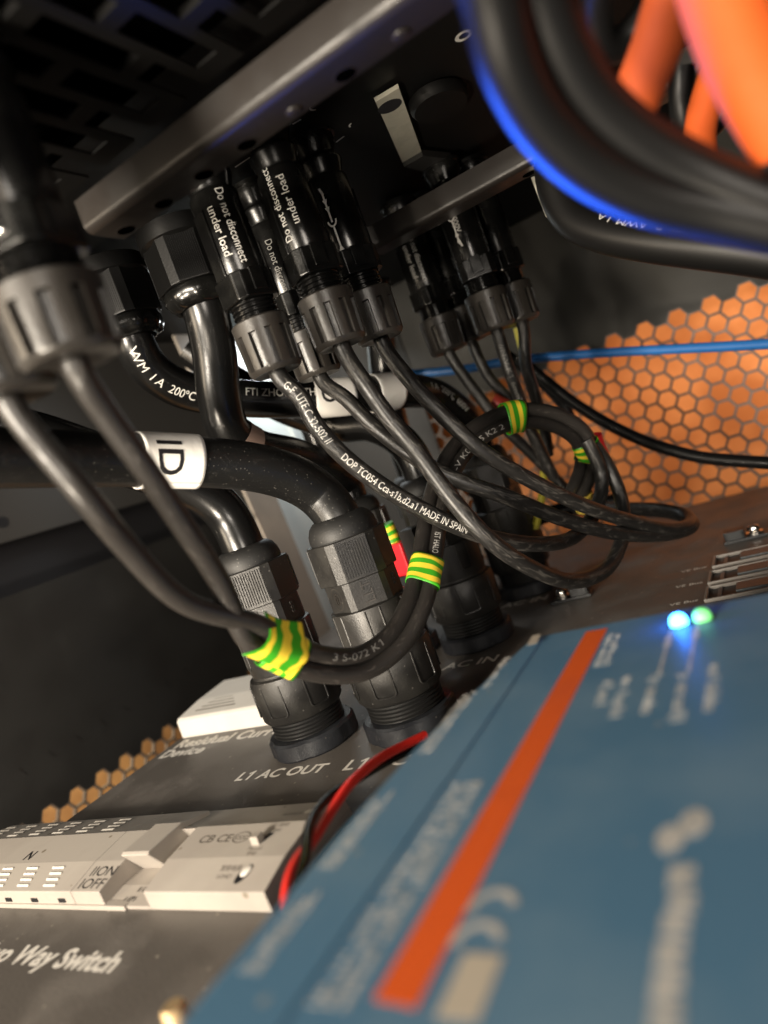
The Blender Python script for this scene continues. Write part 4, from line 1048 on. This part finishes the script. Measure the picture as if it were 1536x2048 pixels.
# ================================================================== BLUE DEVICE
ZD = 40.0
dev = thing('power_device', 'blurred blue metal power device with an orange stripe in the right foreground', 'device', (10, 110, 0))
outline = [(-87, 48), (110, 48), (110, 181), (-71, 181), (-74.5, 177), (-79, 154), (-84, 124), (-86, 97)]
body = attach(MB().prism(outline, 0.2, ZD), 'housing', 'device_blue', dev, bevel=1.6)
def dquad(name, pts, material, lift=.06, parent=dev):
    return attach(slab([np.array([x, y, ZD + lift]) for x, y in pts], (0, 0, -1), .05), name, material, parent)
dquad('stripe', [(-58.7, 59.6), (-52.4, 59.0), (-51.5, 176), (-57.2, 176)], 'device_stripe')
attach(MB().extr_x([(20, 0), (20, .0), (176, 0)], 0, 0) if False else MB().box(-73.0, -69.2, 50, 177, ZD - .2, ZD + .32), 'ridge', 'device_blue', dev, bevel=.3)
def small_print(mb, x, hgt, y0, y1):
    """one row of tiny letters running along y: strokes of uneven height with gaps between words"""
    y = y0
    while y < y1:
        for _ in range(random.randint(3, 8)):
            if y > y1: break
            a_ = random.choice((.55, .6, .62, .9, 1.0)); d_ = random.choice((0, 0, 0, -.25)); wl = random.uniform(.34, .62) * hgt
            k_ = random.random()
            if k_ < .4: mb.box(x + d_ * hgt, x + a_ * hgt, y, y + wl * .34, ZD + .02, ZD + .07)
            elif k_ < .75:
                mb.box(x, x + .16 * hgt, y, y + wl, ZD + .02, ZD + .07); mb.box(x + .44 * hgt, x + .6 * hgt, y, y + wl, ZD + .02, ZD + .07); mb.box(x + .16 * hgt, x + .44 * hgt, y, y + wl * .3, ZD + .02, ZD + .07)
            else: mb.box(x, x + a_ * hgt, y, y + wl * .3, ZD + .02, ZD + .07); mb.box(x, x + .6 * hgt, y + wl * .7, y + wl, ZD + .02, ZD + .07)
            y += wl + .16 * hgt
        y += .55 * hgt
def lines_of_text(x0, x1, y0, y1, n, material='device_print', nm='printed_text'):
    mb = MB(); rowh = (x1 - x0) / n
    for r_ in range(n): small_print(mb, x0 + r_ * rowh + .1 * rowh, rowh * .95, y0, y1 - random.uniform(0, 4))
    return attach(mb, nm, material, dev)
lines_of_text(-67.5, -60.8, 58, 108, 3)
lines_of_text(-50.5, -46.5, 152, 175, 2)
lines_of_text(-81.5, -78.0, 120, 150, 2); lines_of_text(-83.5, -79.5, 84, 106, 3); lines_of_text(-82.5, -78.5, 62, 78, 3)
lines_of_text(-77.5, -75.5, 150, 168, 1)
dquad('cream_label', [(-49.5, 58.0), (-44.2, 58.0), (-44.2, 67.5), (-49.5, 67.5)], 'device_cream')
dquad('cream_tag', [(-72.0, 171.5), (-69.2, 171.5), (-70.0, 178.2), (-72.4, 178.2)], 'device_cream', 1.0)
for cy_ in (77.5, 71.5):
    attach(ring(-48.6, cy_ - 2.2, ZD + .08, 3.6, 2.2, .15, math.pi + .30), 'printed_arc', 'device_print', dev)
# brand lettering column near the camera
mb = MB()
for (cx_, cy_, rx_, ry_) in ((-27.2, 88.6, 1.9, 3.0), (-24.4, 92.0, 1.9, 3.1)):
    mb.prism([(cx_ + rx_ * math.cos(t * math.pi / 10), cy_ + ry_ * math.sin(t * math.pi / 10)) for t in range(20)], ZD + .02, ZD + .07)
y = 83.2
while y > 53:
    ln = random.uniform(2.4, 4.6); xo = random.uniform(-.35, .35)
    mb.prism([(-26.4 + xo, y - ln), (-23.4 + xo, y - ln), (-23.4 + xo, y - ln * .72), (-24.6 + xo, y - ln * .6), (-23.3 + xo, y - ln * .4), (-23.5 + xo, y), (-26.5 + xo, y), (-26.5 + xo, y - ln * .55)], ZD + .02, ZD + .07)
    y -= ln + random.uniform(.35, .8)
attach(mb, 'printed_letters', 'device_print', dev)
# indicator legend
for (x, ya, yb) in ((-45.2, 132, 142), (-41.2, 126, 143), (-35.3, 126, 142), (-29.6, 121.5, 141), (-24.2, 124, 143)):
    mb = MB(); small_print(mb, x - 1.0, 2.6, ya, yb)
    attach(mb, 'legend', 'device_print', dev)
for (x, ya, yb) in ((-34.8, 143, 166), (-29.0, 142, 168)):
    attach(MB().box(x - .3, x + .3, ya, yb, ZD + .02, ZD + .08), 'legend_line', 'device_print', dev)
    attach(MB().box(x - .8, x + .8, yb - 9, yb - 3, ZD + .03, ZD + .09), 'legend', 'device_print', dev)
for u, v, nm, lb in ((1355, 1237, 'led_blue', 'lit blue indicator'), (1402, 1227, 'led_green', 'lit green indicator')):
    p = onz(u, v, ZD + 1.5)
    l_ = attach(MB().lathe([(2.05, 0), (2.05, 1.0), (1.75, 1.9), (1.0, 2.5), (.1, 2.7)], 24).xf(lambda q_: q_ + np.array([p[0], p[1], ZD])), 'indicator_light', nm, dev, smooth=60)
    l_['label'] = lb
    attach(ring(p[0], p[1], ZD + .12, 2.75, 2.1), 'indicator_rim', 'ink', dev)
# the lit blue indicator throws a little light on the case around it
gl = bpy.data.lights.new('indicator_glow', 'POINT'); gl.energy = .0022; gl.color = (0.02, 0.14, 1.0); gl.shadow_soft_size = .001
go = bpy.data.objects.new('indicator_glow', gl); COL.objects.link(go)
p = onz(1355, 1237, ZD + 1.5); go.location = Vector((p[0], p[1], ZD + 4.2)) * S
